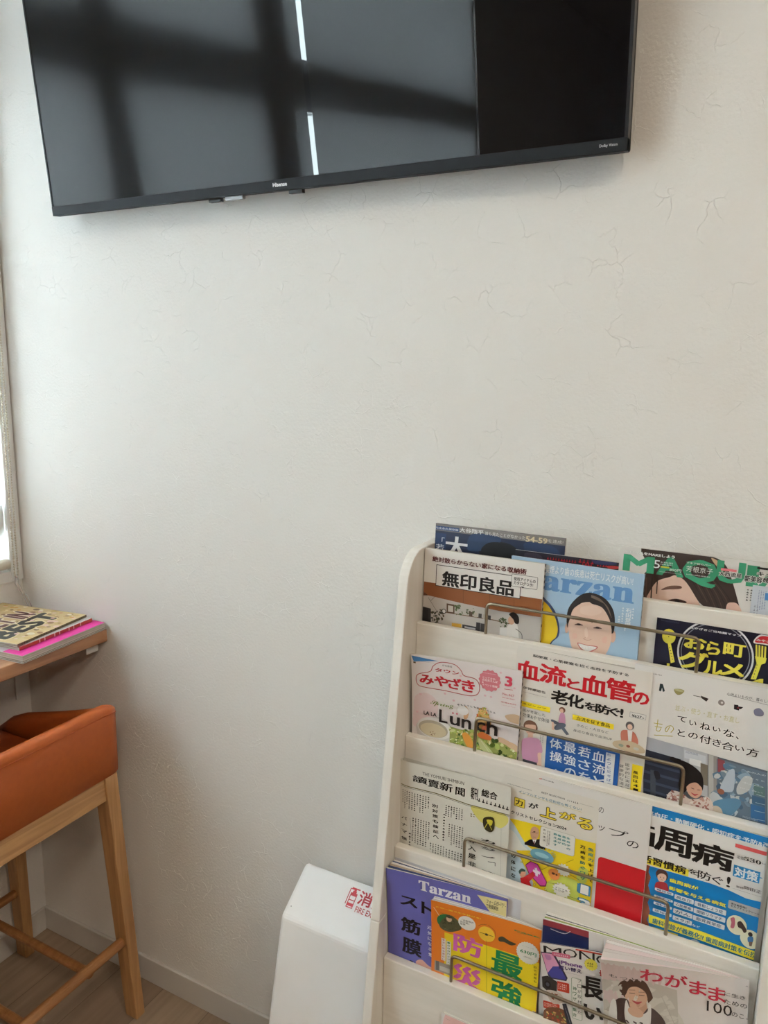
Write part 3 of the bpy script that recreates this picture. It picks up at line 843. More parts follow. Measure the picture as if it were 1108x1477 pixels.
LEAN = 0.03
def racked(tier, label, cat, group, tl, tr, base, art, name='magazine', off=0.0, yaw=0.0, bow=0.0, curl=0.0, cp=2.0, hp=2.0, spread=0.0, width=None, uR=None, vtop=None, down=0.1485, lean=LEAN, roll=0.0, ulim=(XL+0.002, XR-0.001), **kw):
    """stand a magazine in a pocket of the rack; the top corners are read from the photograph on the pocket's own plane.
    off = how far behind the front of the pocket, yaw = depth gained towards the left edge, bow/curl = bend of the cover"""
    z, d = TIER[tier]
    U = Vector((math.cos(roll), 0, math.sin(roll))); V = Vector((-math.sin(roll), lean, math.cos(roll)))
    s0 = Sheet((0, -(d-0.0205-off), z), (1, 0, 0), (0, lean, 1), 0, 1, 0, 1)
    xc = (s0.uv(*tl)[0] + 0.1) if (roll and tl) else 0.0            # a tilted magazine turns about its own middle
    O = Vector((xc, -(d-0.0205-off), z)); s0 = Sheet(O, U, V, 0, 1, 0, 1)
    if tr: R_ = s0.uv(*tr)
    if tl: L_ = s0.uv(*tl)
    if tl and curl:
        s1 = Sheet(O, U, V, 0, 1, 0, 1, lambda u, v: curl); L_ = s1.uv(*tl)
        if tr:
            if DEBUG: print('CURL', label[:30], 'left corner v', round(L_[1], 4), 'right', round(R_[1], 4))
            L_ = (L_[0], R_[1])
    u1 = (uR-xc) if uR else R_[0]
    u0 = L_[0] if (tl and not width) else u1-width
    v1 = vtop if vtop else ((L_[1]+R_[1])/2 if (tl and tr) else (L_[1] if tl else R_[1]))
    u0 = max(u0, ulim[0]-xc); u1 = min(u1, ulim[1]-xc)
    v0 = -down
    def cu(u, v):
        t = min(1.0, max(0.0, (u-u0)/(u1-u0))); h = max(0.0, (v-v0)/(v1-v0)); return curl*(1-t)**cp*h**hp
    def bend(u, v):
        t = min(1.0, max(0.0, (u-u0)/(u1-u0))); h = max(0.0, (v-v0)/(v1-v0))
        return -yaw*(1-t) + bow*math.sin(math.pi*t)*h + cu(u, v)
    bend.flat = not (bow or curl)
    bend_ = bend if (bow or curl or yaw) else None
    if spread: kw['fan'] = lambda u, v: spread*cu(u, v)
    return magazine(label, cat, group, name, O, U, V, u0, u1, v0, v1, base, art, bend=bend_, **kw)

# close-up frames of the photograph used for reading positions
ZA, ZB, ZC, ZD, ZE, ZF = (580, 740, 3.957), (840, 760, 4.134), (690, 840, 3.358), (570, 920, 5.54), (730, 920, 4.817), (900, 950, 5.327)
ZG, ZH, ZI, ZJ, ZK, ZL = (560, 1070, 5.54), (720, 1110, 4.817), (900, 1140, 5.27), (540, 1230, 4.26), (760, 1290, 3.184), (0, 840, 5.54)
def px(z, x, y): return (z[0]+x/z[2], z[1]+y/z[2])
W = (238, 235, 231); K0 = (20, 18, 18)
GR = 'magazines in the rack'

# ---- top tier, rear row
def art_night(a):
    a = a.at(*ZA)
    a.rect(165, 50, 945, 190, (128, 122, 118))
    a.rect(172, 108, 245, 260, (30, 52, 92))
    a.blob([(440, 215), (480, 170), (560, 165), (630, 185), (665, 230), (640, 280), (480, 280)], (28, 28, 32))
    a.blob([(400, 120), (560, 140), (520, 200), (380, 215)], (42, 60, 92)); a.blob([(700, 170), (860, 190), (900, 260), (740, 260)], (38, 54, 86))
    a.blob([(450, 215), (490, 172), (560, 168), (630, 188), (660, 230), (640, 280), (480, 280)], (24, 24, 27))
    a.rect(187, 70, 326, 108, (38, 70, 120)); a.text('完全永久保存版', 192, 76, 322, 104, (225, 228, 232), 0.012)
    a.text('大谷翔平', 330, 82, 465, 124, (238, 238, 236), 0.014)
    a.text('誰も見たことがなかった', 475, 104, 703, 153, (226, 222, 214), 0.0)
    a.text('54-59', 708, 130, 830, 178, (222, 205, 168), 0.02); a.text('を達成!', 834, 148, 920, 178, (226, 222, 214))
    a.text('大', 250, 125, 372, 262, (238, 238, 238), 0.03); a.text('「\n若', 196, 135, 240, 215, (232, 234, 238))
racked(0, 'dark navy sports magazine with a grey headline strip, tallest at the rack top left', 'magazine', GR, px(ZA, 172, 60), px(ZA, 936, 138), (32, 42, 68), art_night, off=0.013, lean=0.05, down=0.1815, thick=0.006, seed=1)
def art_red(a):
    b = a.at(*ZA); b.fine(830, 246, 1000, 290, 1, (196, 30, 40)); b.fine(1010, 256, 1100, 300, 1, (196, 30, 40))
    b.blob([(700, 230), (780, 235), (800, 270), (720, 280)], (60, 52, 66))
    b = a.at(*ZB); b.fine(0, 208, 70, 240, 1, (196, 30, 40)); b.fine(90, 215, 150, 245, 1, (220, 40, 46)); b.blob([(60, 195), (180, 205), (200, 225), (90, 225)], (52, 58, 96))
    b.blob([(150, 232), (215, 236), (212, 250), (160, 248)], (190, 60, 60))
racked(0, 'black magazine with red lettering behind the pale blue one', 'magazine', GR, px(ZA, 683, 210), px(ZB, 330, 232), (34, 32, 44), art_red, off=0.0055, lean=0.05, down=0.1815, thick=0.0045, seed=2, width=0.225, uR=1.585)

def art_maq(a):
    a = a.at(*ZB)
    a.poly([(362, 330), (480, 255), (610, 290), (710, 480), (730, 560), (362, 500)], (226, 192, 174))
    a.blob([(470, 375), (520, 352), (585, 352), (588, 368), (520, 372)], (120, 92, 80))
    a.blob([(508, 440), (560, 428), (622, 446), (600, 458), (540, 454)], (70, 48, 44)); a.oval(566, 444, 16, 10, (24, 18, 18))
    hair = (64, 50, 46)
    a.blob([(352, 130), (470, 128), (640, 160), (790, 182), (860, 235), (900, 340), (948, 520), (960, 600), (860, 600), (720, 470), (690, 440), (620, 330), (560, 290), (520, 300), (440, 330), (362, 440), (360, 300), (395, 240)], hair)
    a.poly([(378, 300), (388, 300), (384, 470), (372, 470)], (92, 70, 60)); a.poly([(414, 300), (420, 300), (414, 430), (406, 430)], (44, 34, 32)); a.poly([(446, 310), (452, 310), (446, 400), (440, 400)], (60, 46, 42))
    for i in range(9):
        a.line([(600+i*22, 230+i*8), (660+i*28, 330+i*14), (720+i*25, 430+i*18)], 0.0009, (96, 76, 66) if i % 2 else (46, 36, 34), curve=True)
    a.blob([(770, 185), (810, 205), (812, 240), (790, 220)], (204, 170, 136))
    a.blob([(860, 470), (900, 450), (935, 470), (955, 530), (930, 600), (860, 600)], (226, 188, 170))
    gcol = (62, 150, 112)
    a.text('M', 249, 158, 425, 282, gcol, 0.05); a.text('A', 452, 170, 602, 305, gcol, 0.05); a.text('Q', 605, 182, 800, 372, gcol, 0.05)
    a.text('U', 808, 195, 965, 350, gcol, 0.05); a.text('I', 988, 225, 1046, 362, gcol, 0.06); a.text('A', 1062, 240, 1215, 380, gcol, 0.05)
    a.text('明日の私をMAKEしよう', 256, 136, 552, 190, (240, 240, 236), 0.02, out=(170, 172, 168), ow=0.03)
    a.text('5', 430, 196, 462, 248, (240, 240, 240)); a.fine(470, 202, 545, 236, 2, (236, 236, 236)); a.rect(468, 232, 520, 248, (214, 200, 60), 0.002)
    a.text('890円', 522, 246, 590, 272, (240, 240, 240)); a.fine(462, 262, 590, 284, 1, (236, 236, 236))
    a.text('マキア初カバー', 622, 206, 768, 236, W, 0.01); a.text('芳根京子', 622, 230, 778, 284, W, 0.0); a.fine(622, 276, 766, 304, 1, W)
    a.rect(828, 244, 920, 270, (226, 120, 130)); a.text('大西流星', 818, 262, 950, 306, K0, 0.02, out=W, ow=0.08)
    a.text('新美容', 970, 286, 1072, 338, K0, 0.02, out=W, ow=0.08); a.text('キュ', 1045, 264, 1128, 300, K0, 0.03, out=W, ow=0.08); a.rect(1045, 238, 1108, 258, K0)
    a.text('感', 1078, 300, 1122, 336, K0, 0.03, out=W, ow=0.08)
    a.rect(1018, 345, 1180, 560, (200, 204, 212)); a.fine(1050, 375, 1090, 500, 4, (120, 128, 160), True); a.rect(1092, 392, 1120, 440, (76, 130, 186))
    a.fine(978, 368, 1012, 455, 2, (60, 60, 60), True); a.fine(1025, 460, 1060, 530, 3, (140, 140, 150))
racked(0, 'beauty magazine with large green title letters and dark brown hair, top right', 'magazine', GR, px(ZB, 229, 112), None, (228, 225, 221), art_maq, off=0.0052, lean=0.05, down=0.1815, thick=0.006, seed=3, uR=1.774, width=None)

# ---- second tier
def art_mono_goods(a):
    a = a.at(*ZA)
    # kitchen photograph
    a.rect(90, 388, 830, 900, (196, 190, 184))
    a.poly([(90, 385), (830, 497), (830, 600), (560, 560), (330, 512), (150, 470), (90, 420)], (146, 88, 50))
    a.line([(350, 425), (350, 515)], 0.0005, (104, 60, 34)); a.line([(500, 450), (500, 545)], 0.0005, (104, 60, 34)); a.line([(640, 470), (640, 575)], 0.0005, (104, 60, 34))
    a.poly([(90, 420), (150, 470), (120, 470), (90, 445)], (92, 54, 36))
    a.poly([(90, 525), (165, 545), (165, 680), (90, 660)], (48, 46, 48)); a.poly([(112, 535), (150, 545), (150, 640), (112, 630)], (34, 33, 36))
    a.line([(240, 565), (520, 610), (650, 640)], 0.0014, (120, 88, 62))
    a.poly([(255, 515), (300, 523), (300, 575), (255, 568)], (96, 74, 56)); a.poly([(263, 526), (292, 531), (292, 566), (263, 562)], (206, 200, 190))
    a.scatter([(165, 560), (235, 550), (240, 625), (175, 625)], [(66, 70, 52), (84, 88, 62), (54, 56, 46), (96, 84, 62)], 46, 0.001, 0.0028, 2)
    a.scatter([(300, 520), (345, 525), (350, 590), (310, 580)], [(78, 96, 60), (96, 112, 76)], 16, 0.001, 0.003, 3)
    a.scatter([(370, 540), (420, 545), (420, 580), (370, 575)], [(78, 92, 60), (92, 104, 74)], 14, 0.001, 0.003, 4)
    a.line([(150, 480), (190, 545), (230, 600)], 0.0006, (74, 66, 52), curve=True); a.line([(165, 500), (185, 480)], 0.0006, (74, 66, 52))
    a.oval(240, 560, 13, 14, (46, 44, 44)); a.oval(240, 560, 9, 10, (224, 222, 218))
    for i, x in enumerate((385, 412, 438, 464, 490)):
        a.rect(x, 562+i*5, x+17, 590+i*5, [(92, 78, 66), (196, 186, 172), (70, 66, 62), (188, 176, 160), (62, 58, 56)][i])
    a.poly([(285, 626), (340, 633), (340, 662), (285, 655)], (208, 162, 60)); a.poly([(345, 634), (430, 650), (430, 690), (345, 672)], (50, 50, 54)); a.poly([(358, 645), (420, 657), (420, 668), (358, 655)], (190, 190, 192))
    a.rect(425, 622, 445, 690, (52, 50, 52)); a.rect(450, 628, 470, 700, (66, 62, 62))
    a.scatter([(550, 600), (590, 595), (600, 650), (565, 650)], [(70, 86, 56), (90, 104, 74)], 22, 0.001, 0.003, 6)
    a.poly([(560, 650), (600, 655), (600, 735), (555, 730)], (222, 220, 216))
    a.blob([(606, 640), (655, 630), (668, 720), (668, 800), (598, 800), (600, 690)], (226, 222, 216)); a.oval(625, 612, 19, 24, (206, 164, 138))
    a.blob([(612, 575), (640, 566), (666, 590), (668, 628), (648, 630), (636, 606), (622, 590)], (32, 26, 26)); a.line([(650, 660), (684, 690), (684, 740)], 0.001, (60, 60, 62), curve=True)
    # headline
    a.text('絶対散らからない家になる収納術', 176, 244, 712, 352, (92, 34, 36), 0.018)
    p = [a.uv(198, 292), a.uv(675, 490)]
    a.frame(198, 292, 675, 490, K0, (236, 233, 229), 0.0011)
    a.text('無印良品', 232, 326, 637, 478, K0, 0.03)
    a.frame(628, 345, 773, 438, K0, (236, 233, 229), 0.0006, 0.002); a.poly([(680, 418), (700, 421), (690, 428)], K0)
    a.text('使用アイテムの\nカタログつき!', 640, 362, 762, 424, K0, 0.014)
racked(1, 'white storage book with boxed black title over a kitchen photo, top left', 'magazine', GR, px(ZA, 98, 196), px(ZA, 816, 290), (238, 235, 230), art_mono_goods, thick=0.0065, seed=4, spine=((214, 208, 200), (60, 50, 46), 0.7))

def face(a, cx, cy, rx, ry, skin, hair, mouth=(190, 90, 90)):
    pass
def art_blue(a):
    b = a.at(*ZC)
    b.blob([(292, 70), (330, 85), (372, 140), (392, 210), (388, 262), (352, 300), (300, 420), (280, 300)], (58, 72, 110))
    b.blob([(285, 90), (325, 98), (362, 148), (384, 212), (378, 262), (345, 300), (300, 420), (270, 300)], (226, 190, 40))
    bb = a.at(580, 740, 3.957)
    blue = (98, 142, 192)
    w0 = a.at(0, 0, 1)
    w0.text('𝐚𝐫𝐳𝐚𝐧', 783, 829, 914, 872, blue, 0.014, res=4); w0.text('𝐓', 741, 808, 786, 845, blue, 0.014)
    w0.text('血圧、喫煙より歯の疾患は死亡リスクが高い!', 766, 811, 913, 845, (236, 240, 242), 0.008)
    skin = (232, 198, 178)
    b.poly([(470, 330), (610, 340), (640, 480), (430, 480)], (222, 182, 162))
    b.oval(652, 262, 14, 30, (220, 178, 158)); b.oval(429, 222, 9, 24, (220, 178, 158))
    b.blob([(428, 180), (440, 120), (490, 65), (545, 50), (610, 75), (650, 125), (662, 180), (656, 240), (640, 240), (630, 170), (560, 110), (480, 110), (440, 165), (434, 220)], (46, 42, 44))
    b.blob([(437, 190), (448, 140), (490, 104), (545, 96), (605, 120), (636, 165), (646, 230), (640, 300), (615, 350), (575, 385), (535, 392), (490, 372), (455, 320), (440, 255)], skin)
    b.blob([(434, 200), (440, 135), (470, 85), (520, 60), (535, 72), (500, 100), (460, 130), (443, 180)], (46, 42, 44)); b.blob([(530, 62), (590, 72), (640, 120), (655, 190), (648, 235), (636, 180), (600, 122), (545, 100)], (46, 42, 44))
    for i in range(6): b.line([(548, 62+i*2), (590+i*6, 80+i*6), (625+i*4, 120+i*10)], 0.0008, (128, 110, 96), curve=True)
    for ex, ey in ((487, 204), (578, 220)):
        b.blob([(ex-22, ey+1), (ex, ey-6), (ex+22, ey+4), (ex, ey+4)], (110, 80, 72)); b.oval(ex, ey-1, 9, 5, (40, 28, 26)); b.line([(ex-28, ey-26), (ex, ey-32), (ex+28, ey-22)], 0.0012, (132, 104, 90), curve=True)
    b.line([(528, 220), (522, 262), (510, 272), (530, 280), (548, 276)], 0.0007, (200, 156, 138), curve=True)
    b.blob([(480, 291), (522, 301), (580, 311), (558, 332), (530, 340), (497, 323)], (206, 128, 122)); b.blob([(486, 296), (525, 305), (573, 314), (552, 328), (527, 333), (501, 319)], (246, 244, 240))
    for i in range(5): b.line([(503+i*14, 300+i*2), (506+i*14, 322+i*2)], 0.0002, (214, 208, 204))
    b.blob([(455, 250), (475, 246), (478, 268), (460, 272)], (234, 190, 172)); b.blob([(600, 270), (622, 262), (622, 290), (604, 292)], (234, 190, 172)); b.blob([(500, 120), (560, 112), (600, 140), (560, 160), (500, 150)], (238, 208, 190)); b.blob([(516, 225), (528, 222), (532, 262), (518, 262)], (240, 212, 194))
    b.text('石\n田\n登\n場\n!', 716, 124, 736, 238, (240, 242, 244), 0.012); b.fine(742, 122, 756, 188, 1, (232, 236, 240), True); b.fine(694, 118, 704, 210, 1, (232, 236, 240), True); b.fine(676, 160, 686, 235, 1, (232, 236, 240), True)
racked(1, 'pale blue fitness magazine with a smiling dark-haired woman', 'magazine', GR, (736, 800), px(ZB, 372, 296), (170, 198, 222), art_blue, thick=0.005, yaw=0.009, seed=5, spine=((150, 178, 204), (70, 90, 120), 0.5), tones=[(206, 214, 222), (226, 226, 226), (190, 200, 212)])

def art_gourmet(a):
    a = a.at(*ZB); Y = (236, 222, 84); nv = (24, 24, 44)
    a.ring(790, 762, 238, 205, 12, (232, 232, 232), nv); a.ring(790, 762, 214, 184, 5, (150, 152, 160), nv)
    a.rect(452, 545, 585, 580, nv); a.fine(470, 550, 580, 578, 2, (90, 92, 110))
    a.text('みやざきご当地麺マップ', 640, 592, 950, 656, (236, 236, 236), 0.02)
    a.text('お', 612, 640, 738, 742, Y, 0.03); a.text('ら', 745, 678, 820, 772, Y, 0.03); a.text('町', 845, 684, 970, 786, Y, 0.03)
    a.text('グ', 578, 725, 745, 866, Y, 0.03); a.text('ル', 728, 788, 832, 898, Y, 0.03); a.text('メ', 826, 796, 962, 908, Y, 0.03)
    a.oval(517, 652, 41, 45, Y); a.poly([(510, 690), (528, 692), (552, 805), (528, 812)], Y); a.poly([(505, 812), (522, 814), (516, 900), (502, 900)], Y)
    for k in range(5): a.oval(522+k*4, 720+k*17, 3, 3, nv); 
    for k in range(3): a.oval(500+k*16, 640+(k % 2)*14, 3, 3, nv)
    for k in range(4): a.poly([(1034+k*18, 700+k*4), (1044+k*18, 702+k*4), (1046+k*16, 790+k*4), (1034+k*16, 788+k*4)], Y)
    a.poly([(1030, 770), (1100, 782), (1092, 812), (1068, 820), (1036, 910), (1004, 906), (1040, 812)], Y); a.poly([(985, 930), (1060, 905), (1080, 905), (1076, 980), (1060, 980), (1050, 925)], Y)
    for k in range(5): a.oval(1042-k*5, 822+k*18, 3, 3, nv)
    a.blob([(1022, 690), (1040, 655), (1080, 640), (1160, 660), (1170, 715), (1080, 700)], (236, 232, 230)); a.blob([(1032, 686), (1046, 662), (1082, 650), (1150, 668), (1160, 705), (1080, 692)], (196, 40, 48)); a.text('みやざき', 1040, 664, 1150, 696, (238, 235, 232), 0.03)
racked(1, 'dark navy town food guide with yellow lettering, spoon and fork', 'magazine', GR, px(ZB, 446, 541), None, (24, 24, 44), art_gourmet, thick=0.004, yaw=0.002, off=0.0, seed=6, uR=1.778)

# ---- third tier
def art_town(a):
    a = a.at(*ZD); red = (176, 44, 54)
    a.blob([(150, 560), (165, 460), (250, 440), (330, 500), (340, 600), (260, 680), (150, 700)], (236, 214, 216))
    a.poly([(130, 140), (345, 186), (150, 188)], (72, 130, 186)); a.rect(146, 188, 166, 203, (96, 84, 60)); a.fine(180, 186, 320, 200, 1, (110, 110, 110))
    cl = [(168, 325), (188, 288), (280, 268), (302, 228), (345, 200), (400, 196), (480, 216), (528, 262), (552, 302), (640, 328), (674, 378), (668, 438), (628, 462), (556, 456), (400, 422), (250, 396), (186, 376)]
    a.line(cl, 0.0012, red, closed=True, curve=True)
    a.text('月刊情報', 376, 212, 456, 240, (70, 62, 62)); a.text('タウン', 320, 238, 512, 300, red, 0.02); 
    for ch, x0, y0, x1, y1 in (('み', 196, 286, 310, 382), ('や', 312, 296, 425, 398), ('ざ', 424, 312, 530, 422), ('き', 534, 328, 636, 444)): a.text(ch, x0, y0, x1, y1, (190, 30, 44), 0.05)
    a.oval(757, 342, 86, 84, (210, 122, 132), wob=0.05, lobes=14)
    a.fine(700, 270, 812, 300, 1, (246, 226, 226)); a.text('とっておき!\nお花見さんぽ\n&\nイベント情報', 698, 305, 818, 402, (250, 238, 236), 0.012)
    a.text('3', 880, 302, 936, 396, (206, 62, 86), 0.03); a.line([(874, 408), (940, 417)], 0.0008, (206, 62, 86)); a.text('No.467', 860, 436, 952, 474, (202, 84, 98)); a.text('March 2025', 856, 470, 956, 498, (202, 84, 98), 0.012)
    a.text('定価440円', 846, 504, 966, 540, (202, 84, 98), 0.012); a.fine(852, 532, 962, 558, 1, (202, 84, 98))
    for x, y in ((845, 278), (400, 445), (205, 448), (768, 472), (638, 494), (955, 402), (178, 588), (525, 305), (720, 460), (470, 500)): a.oval(x, y, 10, 8, (236, 196, 204))
    # bowl of soup
    a.blob([(172, 690), (240, 640), (340, 632), (420, 668), (452, 735), (440, 860), (420, 960), (200, 960), (182, 780)], (214, 210, 208)); a.oval(316, 722, 140, 86, (232, 229, 226)); a.oval(306, 726, 118, 66, (188, 178, 160)); a.oval(306, 736, 104, 54, (216, 202, 170)); a.scatter([(280, 750), (320, 745), (325, 775), (285, 775)], [(120, 84, 70), (150, 110, 90)], 9, 0.0008, 0.0016, 4)
    a.oval(555, 590, 70, 52, (228, 222, 218)); a.blob([(560, 545), (590, 580), (580, 640), (550, 640)], (206, 160, 120)); a.oval(545, 580, 45, 35, (240, 238, 236))
    a.blob([(880, 620), (960, 610), (1012, 640), (1012, 690), (920, 668)], (206, 176, 146))
    a.blob([(690, 560), (720, 560), (750, 620), (770, 690), (730, 720), (650, 740), (640, 660), (660, 610)], (212, 170, 104)); a.scatter([(670, 560), (730, 560), (750, 620), (650, 640)], [(196, 56, 40), (214, 120, 50), (150, 160, 70), (222, 206, 150)], 26, 0.0012, 0.003, 8)
    a.blob([(820, 800), (920, 830), (990, 880), (1010, 1010), (880, 1010)], (214, 180, 150))
    salad = [(440, 705), (520, 730), (600, 740), (690, 720), (760, 800), (880, 850), (990, 930), (990, 1040), (640, 1000), (500, 900), (436, 850)]
    a.poly(salad, (150, 158, 86)); a.scatter(salad, [(96, 124, 48), (170, 186, 96), (206, 210, 150), (66, 92, 40), (226, 226, 190), (150, 170, 70), (196, 182, 110)], 170, 0.0016, 0.0056, 5)
    a.blob([(540, 760), (580, 760), (625, 830), (615, 885), (580, 870), (550, 810)], (222, 150, 62)); a.blob([(660, 770), (700, 750), (770, 790), (760, 815), (690, 800)], (212, 116, 60)); a.blob([(670, 800), (720, 840), (790, 930), (740, 930), (680, 870)], (200, 206, 150)); a.line([(690, 820), (760, 920)], 0.0008, (228, 228, 196)); a.blob([(700, 700), (760, 690), (750, 730), (700, 740)], (170, 90, 60))
    a.text('𝒮𝓅𝓇𝒾𝓃𝑔', 285, 494, 470, 575, (122, 156, 60), 0.004); a.text('LA LA', 232, 578, 334, 630, K0, 0.016)
    for i, ch in enumerate('春、もっと、美味しくなる'): a.text(ch, 500+i*26, 512+i*6.2+(i-6)**2*0.3, 517+i*26, 529+i*6.2+(i-6)**2*0.3, (60, 56, 56), 0.01)
    for ch, x0, y0, x1, y1 in (('L', 356, 566, 422, 684), ('u', 442, 618, 520, 706), ('n', 536, 640, 610, 732), ('c', 648, 660, 722, 754), ('h', 738, 645, 820, 786)): a.text(ch, x0, y0, x1, y1, (40, 36, 38), 0.012)
    a.oval(466, 598, 7, 7, (204, 90, 110)); a.oval(498, 604, 7, 7, (204, 90, 110))
racked(2, 'white town magazine with a red cloud logo and a salad lunch photo', 'magazine', GR, px(ZD, 126, 186), px(ZD, 1020, 270), (236, 229, 229), art_town, thick=0.004, seed=7, spine=((206, 198, 196), (50, 46, 44), 0.75), curl=0.022, cp=1.6)

def art_blood(a):
    a = a.at(*ZE); red = (198, 24, 36)
    a.text('脳梗塞・心筋梗塞を招く血栓を予防する', 188, 112, 852, 270, K0, 0.014)
    for ch, x0, y0, x1, y1 in (('血', 70, 140, 232, 306), ('流', 236, 170, 416, 346), ('と', 424, 276, 512, 368), ('血', 520, 240, 702, 416), ('管', 700, 268, 892, 462), ('の', 884, 366, 992, 476)): a.text(ch, x0, y0, x1, y1, red, 0.035)
    for ch, x0, y0, x1, y1 in (('老', 316, 350, 432, 476), ('化', 430, 380, 540, 500), ('を', 548, 440, 626, 512), ('防', 624, 452, 722, 540), ('ぐ', 718, 476, 792, 552), ('!', 796, 490, 814, 558)): a.text(ch, x0, y0, x1, y1, K0, 0.03)
    a.text('伊賀瀬道也', 120, 334, 274, 390, K0, 0.006); a.fine(118, 374, 282, 412, 1, (70, 66, 66))
    yl = (240, 212, 40)
    a.poly([(95, 432), (308, 484), (306, 520), (95, 470)], yl); a.text('ゆるジャンプ', 86, 440, 280, 500, K0, 0.012)
    a.text('医が考案した', 118, 488, 272, 548, (50, 46, 46)); a.text('効果&やせ体操', 118, 518, 300, 594, (50, 46, 46))
    a.poly([(464, 530), (750, 600), (748, 638), (462, 566)], yl); a.text('血流を促す食品', 490, 542, 722, 624, K0, 0.014)
    a.text('きのこ・大豆など', 494, 596, 714, 668, (50, 46, 46)); a.text('身近な食品で血流UP', 468, 630, 736, 714, (50, 46, 46))
    a.frame(862, 512, 972, 572, (150, 146, 142), (236, 233, 228), 0.0004); a.text('¥627', 876, 528, 942, 562, K0, 0.016); a.fine(868, 516, 968, 532, 1, (90, 86, 86)); a.fine(944, 548, 968, 566, 1, (90, 86, 86))
    br, sk, pk, gy = (128, 92, 72), (232, 192, 168), (206, 150, 178), (92, 98, 112)
    # stretching woman
    a.oval(392, 500, 22, 20, br); a.oval(388, 506, 13, 15, sk); a.blob([(380, 522), (408, 530), (412, 600), (380, 606), (366, 580)], pk); a.blob([(366, 592), (412, 596), (408, 622), (352, 640), (336, 622)], gy); a.blob([(320, 565), (372, 590), (360, 604), (318, 582)], gy); a.poly([(318, 580), (332, 584), (336, 640), (320, 636)], sk); a.poly([(372, 612), (402, 616), (440, 670), (420, 674)], gy)
    # woman at the table
    a.oval(862, 610, 30, 30, (110, 106, 108)); a.oval(862, 618, 18, 20, sk); a.blob([(800, 650), (850, 640), (895, 660), (920, 720), (905, 760), (850, 770), (808, 740)], (206, 126, 106)); a.poly([(845, 640), (880, 645), (872, 720), (850, 716)], (236, 230, 226)); a.blob([(755, 715), (860, 715), (950, 760), (958, 800), (850, 790), (752, 752)], (206, 186, 156)); a.oval(800, 745, 18, 10, (150, 160, 140)); a.oval(850, 752, 14, 9, (150, 84, 62)); a.oval(905, 770, 20, 10, (200, 200, 190))
    # standing woman
    a.oval(172, 618, 50, 46, br); a.blob([(138, 600), (205, 604), (202, 650), (172, 672), (142, 652)], sk); a.blob([(132, 600), (150, 582), (196, 582), (212, 606), (190, 602), (160, 600)], br); a.poly([(155, 665), (188, 668), (190, 700), (150, 698)], sk)
    a.poly([(205, 745), (246, 750), (248, 900), (218, 900)], sk); a.blob([(112, 716), (150, 692), (190, 692), (238, 712), (254, 792), (222, 800), (216, 872), (122, 850)], pk); a.poly([(118, 838), (216, 866), (224, 960), (110, 960)], (74, 76, 86))
    for p in ([(150, 655), (192, 658)],): a.line(p, 0.0006, (170, 110, 100))
    a.fine(238, 660, 262, 735, 2, (140, 134, 130), True)
    # blue panel
    bl = (32, 88, 160)
    a.rect(285, 672, 757, 1230, bl)
    for k, (x, y, t) in enumerate(((308, 690, '体操・習'), (405, 715, '最強の食'), (505, 745, '若さを保'), (605, 775, '血流と血'))):
        for i, ch in enumerate(t):
            a.text(ch, x, y+i*88, x+80, y+i*88+92, (240, 242, 244), 0.008) if ch != '・' else a.oval(x+40, y+i*88+50, 7, 7, (240, 242, 244))
    a.rect(698, 792, 734, 1120, (236, 238, 240)); 
    for i, ch in enumerate('ちょっと足せば血管'): a.text(ch, 703, 798+i*29, 730, 824+i*29, bl, 0.006)
    a.rect(880, 872, 926, 1180, yl)
    for i, ch in enumerate('風呂は41℃で'): a.text(ch, 886, 918+i*30, 918, 946+i*30, K0, 0.02)
    for i, ch in enumerate('医学的に実証され'): a.text(ch, 832, 866+i*28, 860, 893+i*28, (50, 46, 46))
    for i, ch in enumerate('健康的な湯の温'): a.text(ch, 790, 872+i*30, 818, 900+i*30, (50, 46, 46))
racked(2, 'cream health magazine with large red title and blue panel, in the middle', 'magazine', GR, None, px(ZE, 1022, 243), (236, 231, 223), art_blood, thick=0.006, yaw=0.008, bow=0.003, lens=0.006, seed=8, width=0.212)

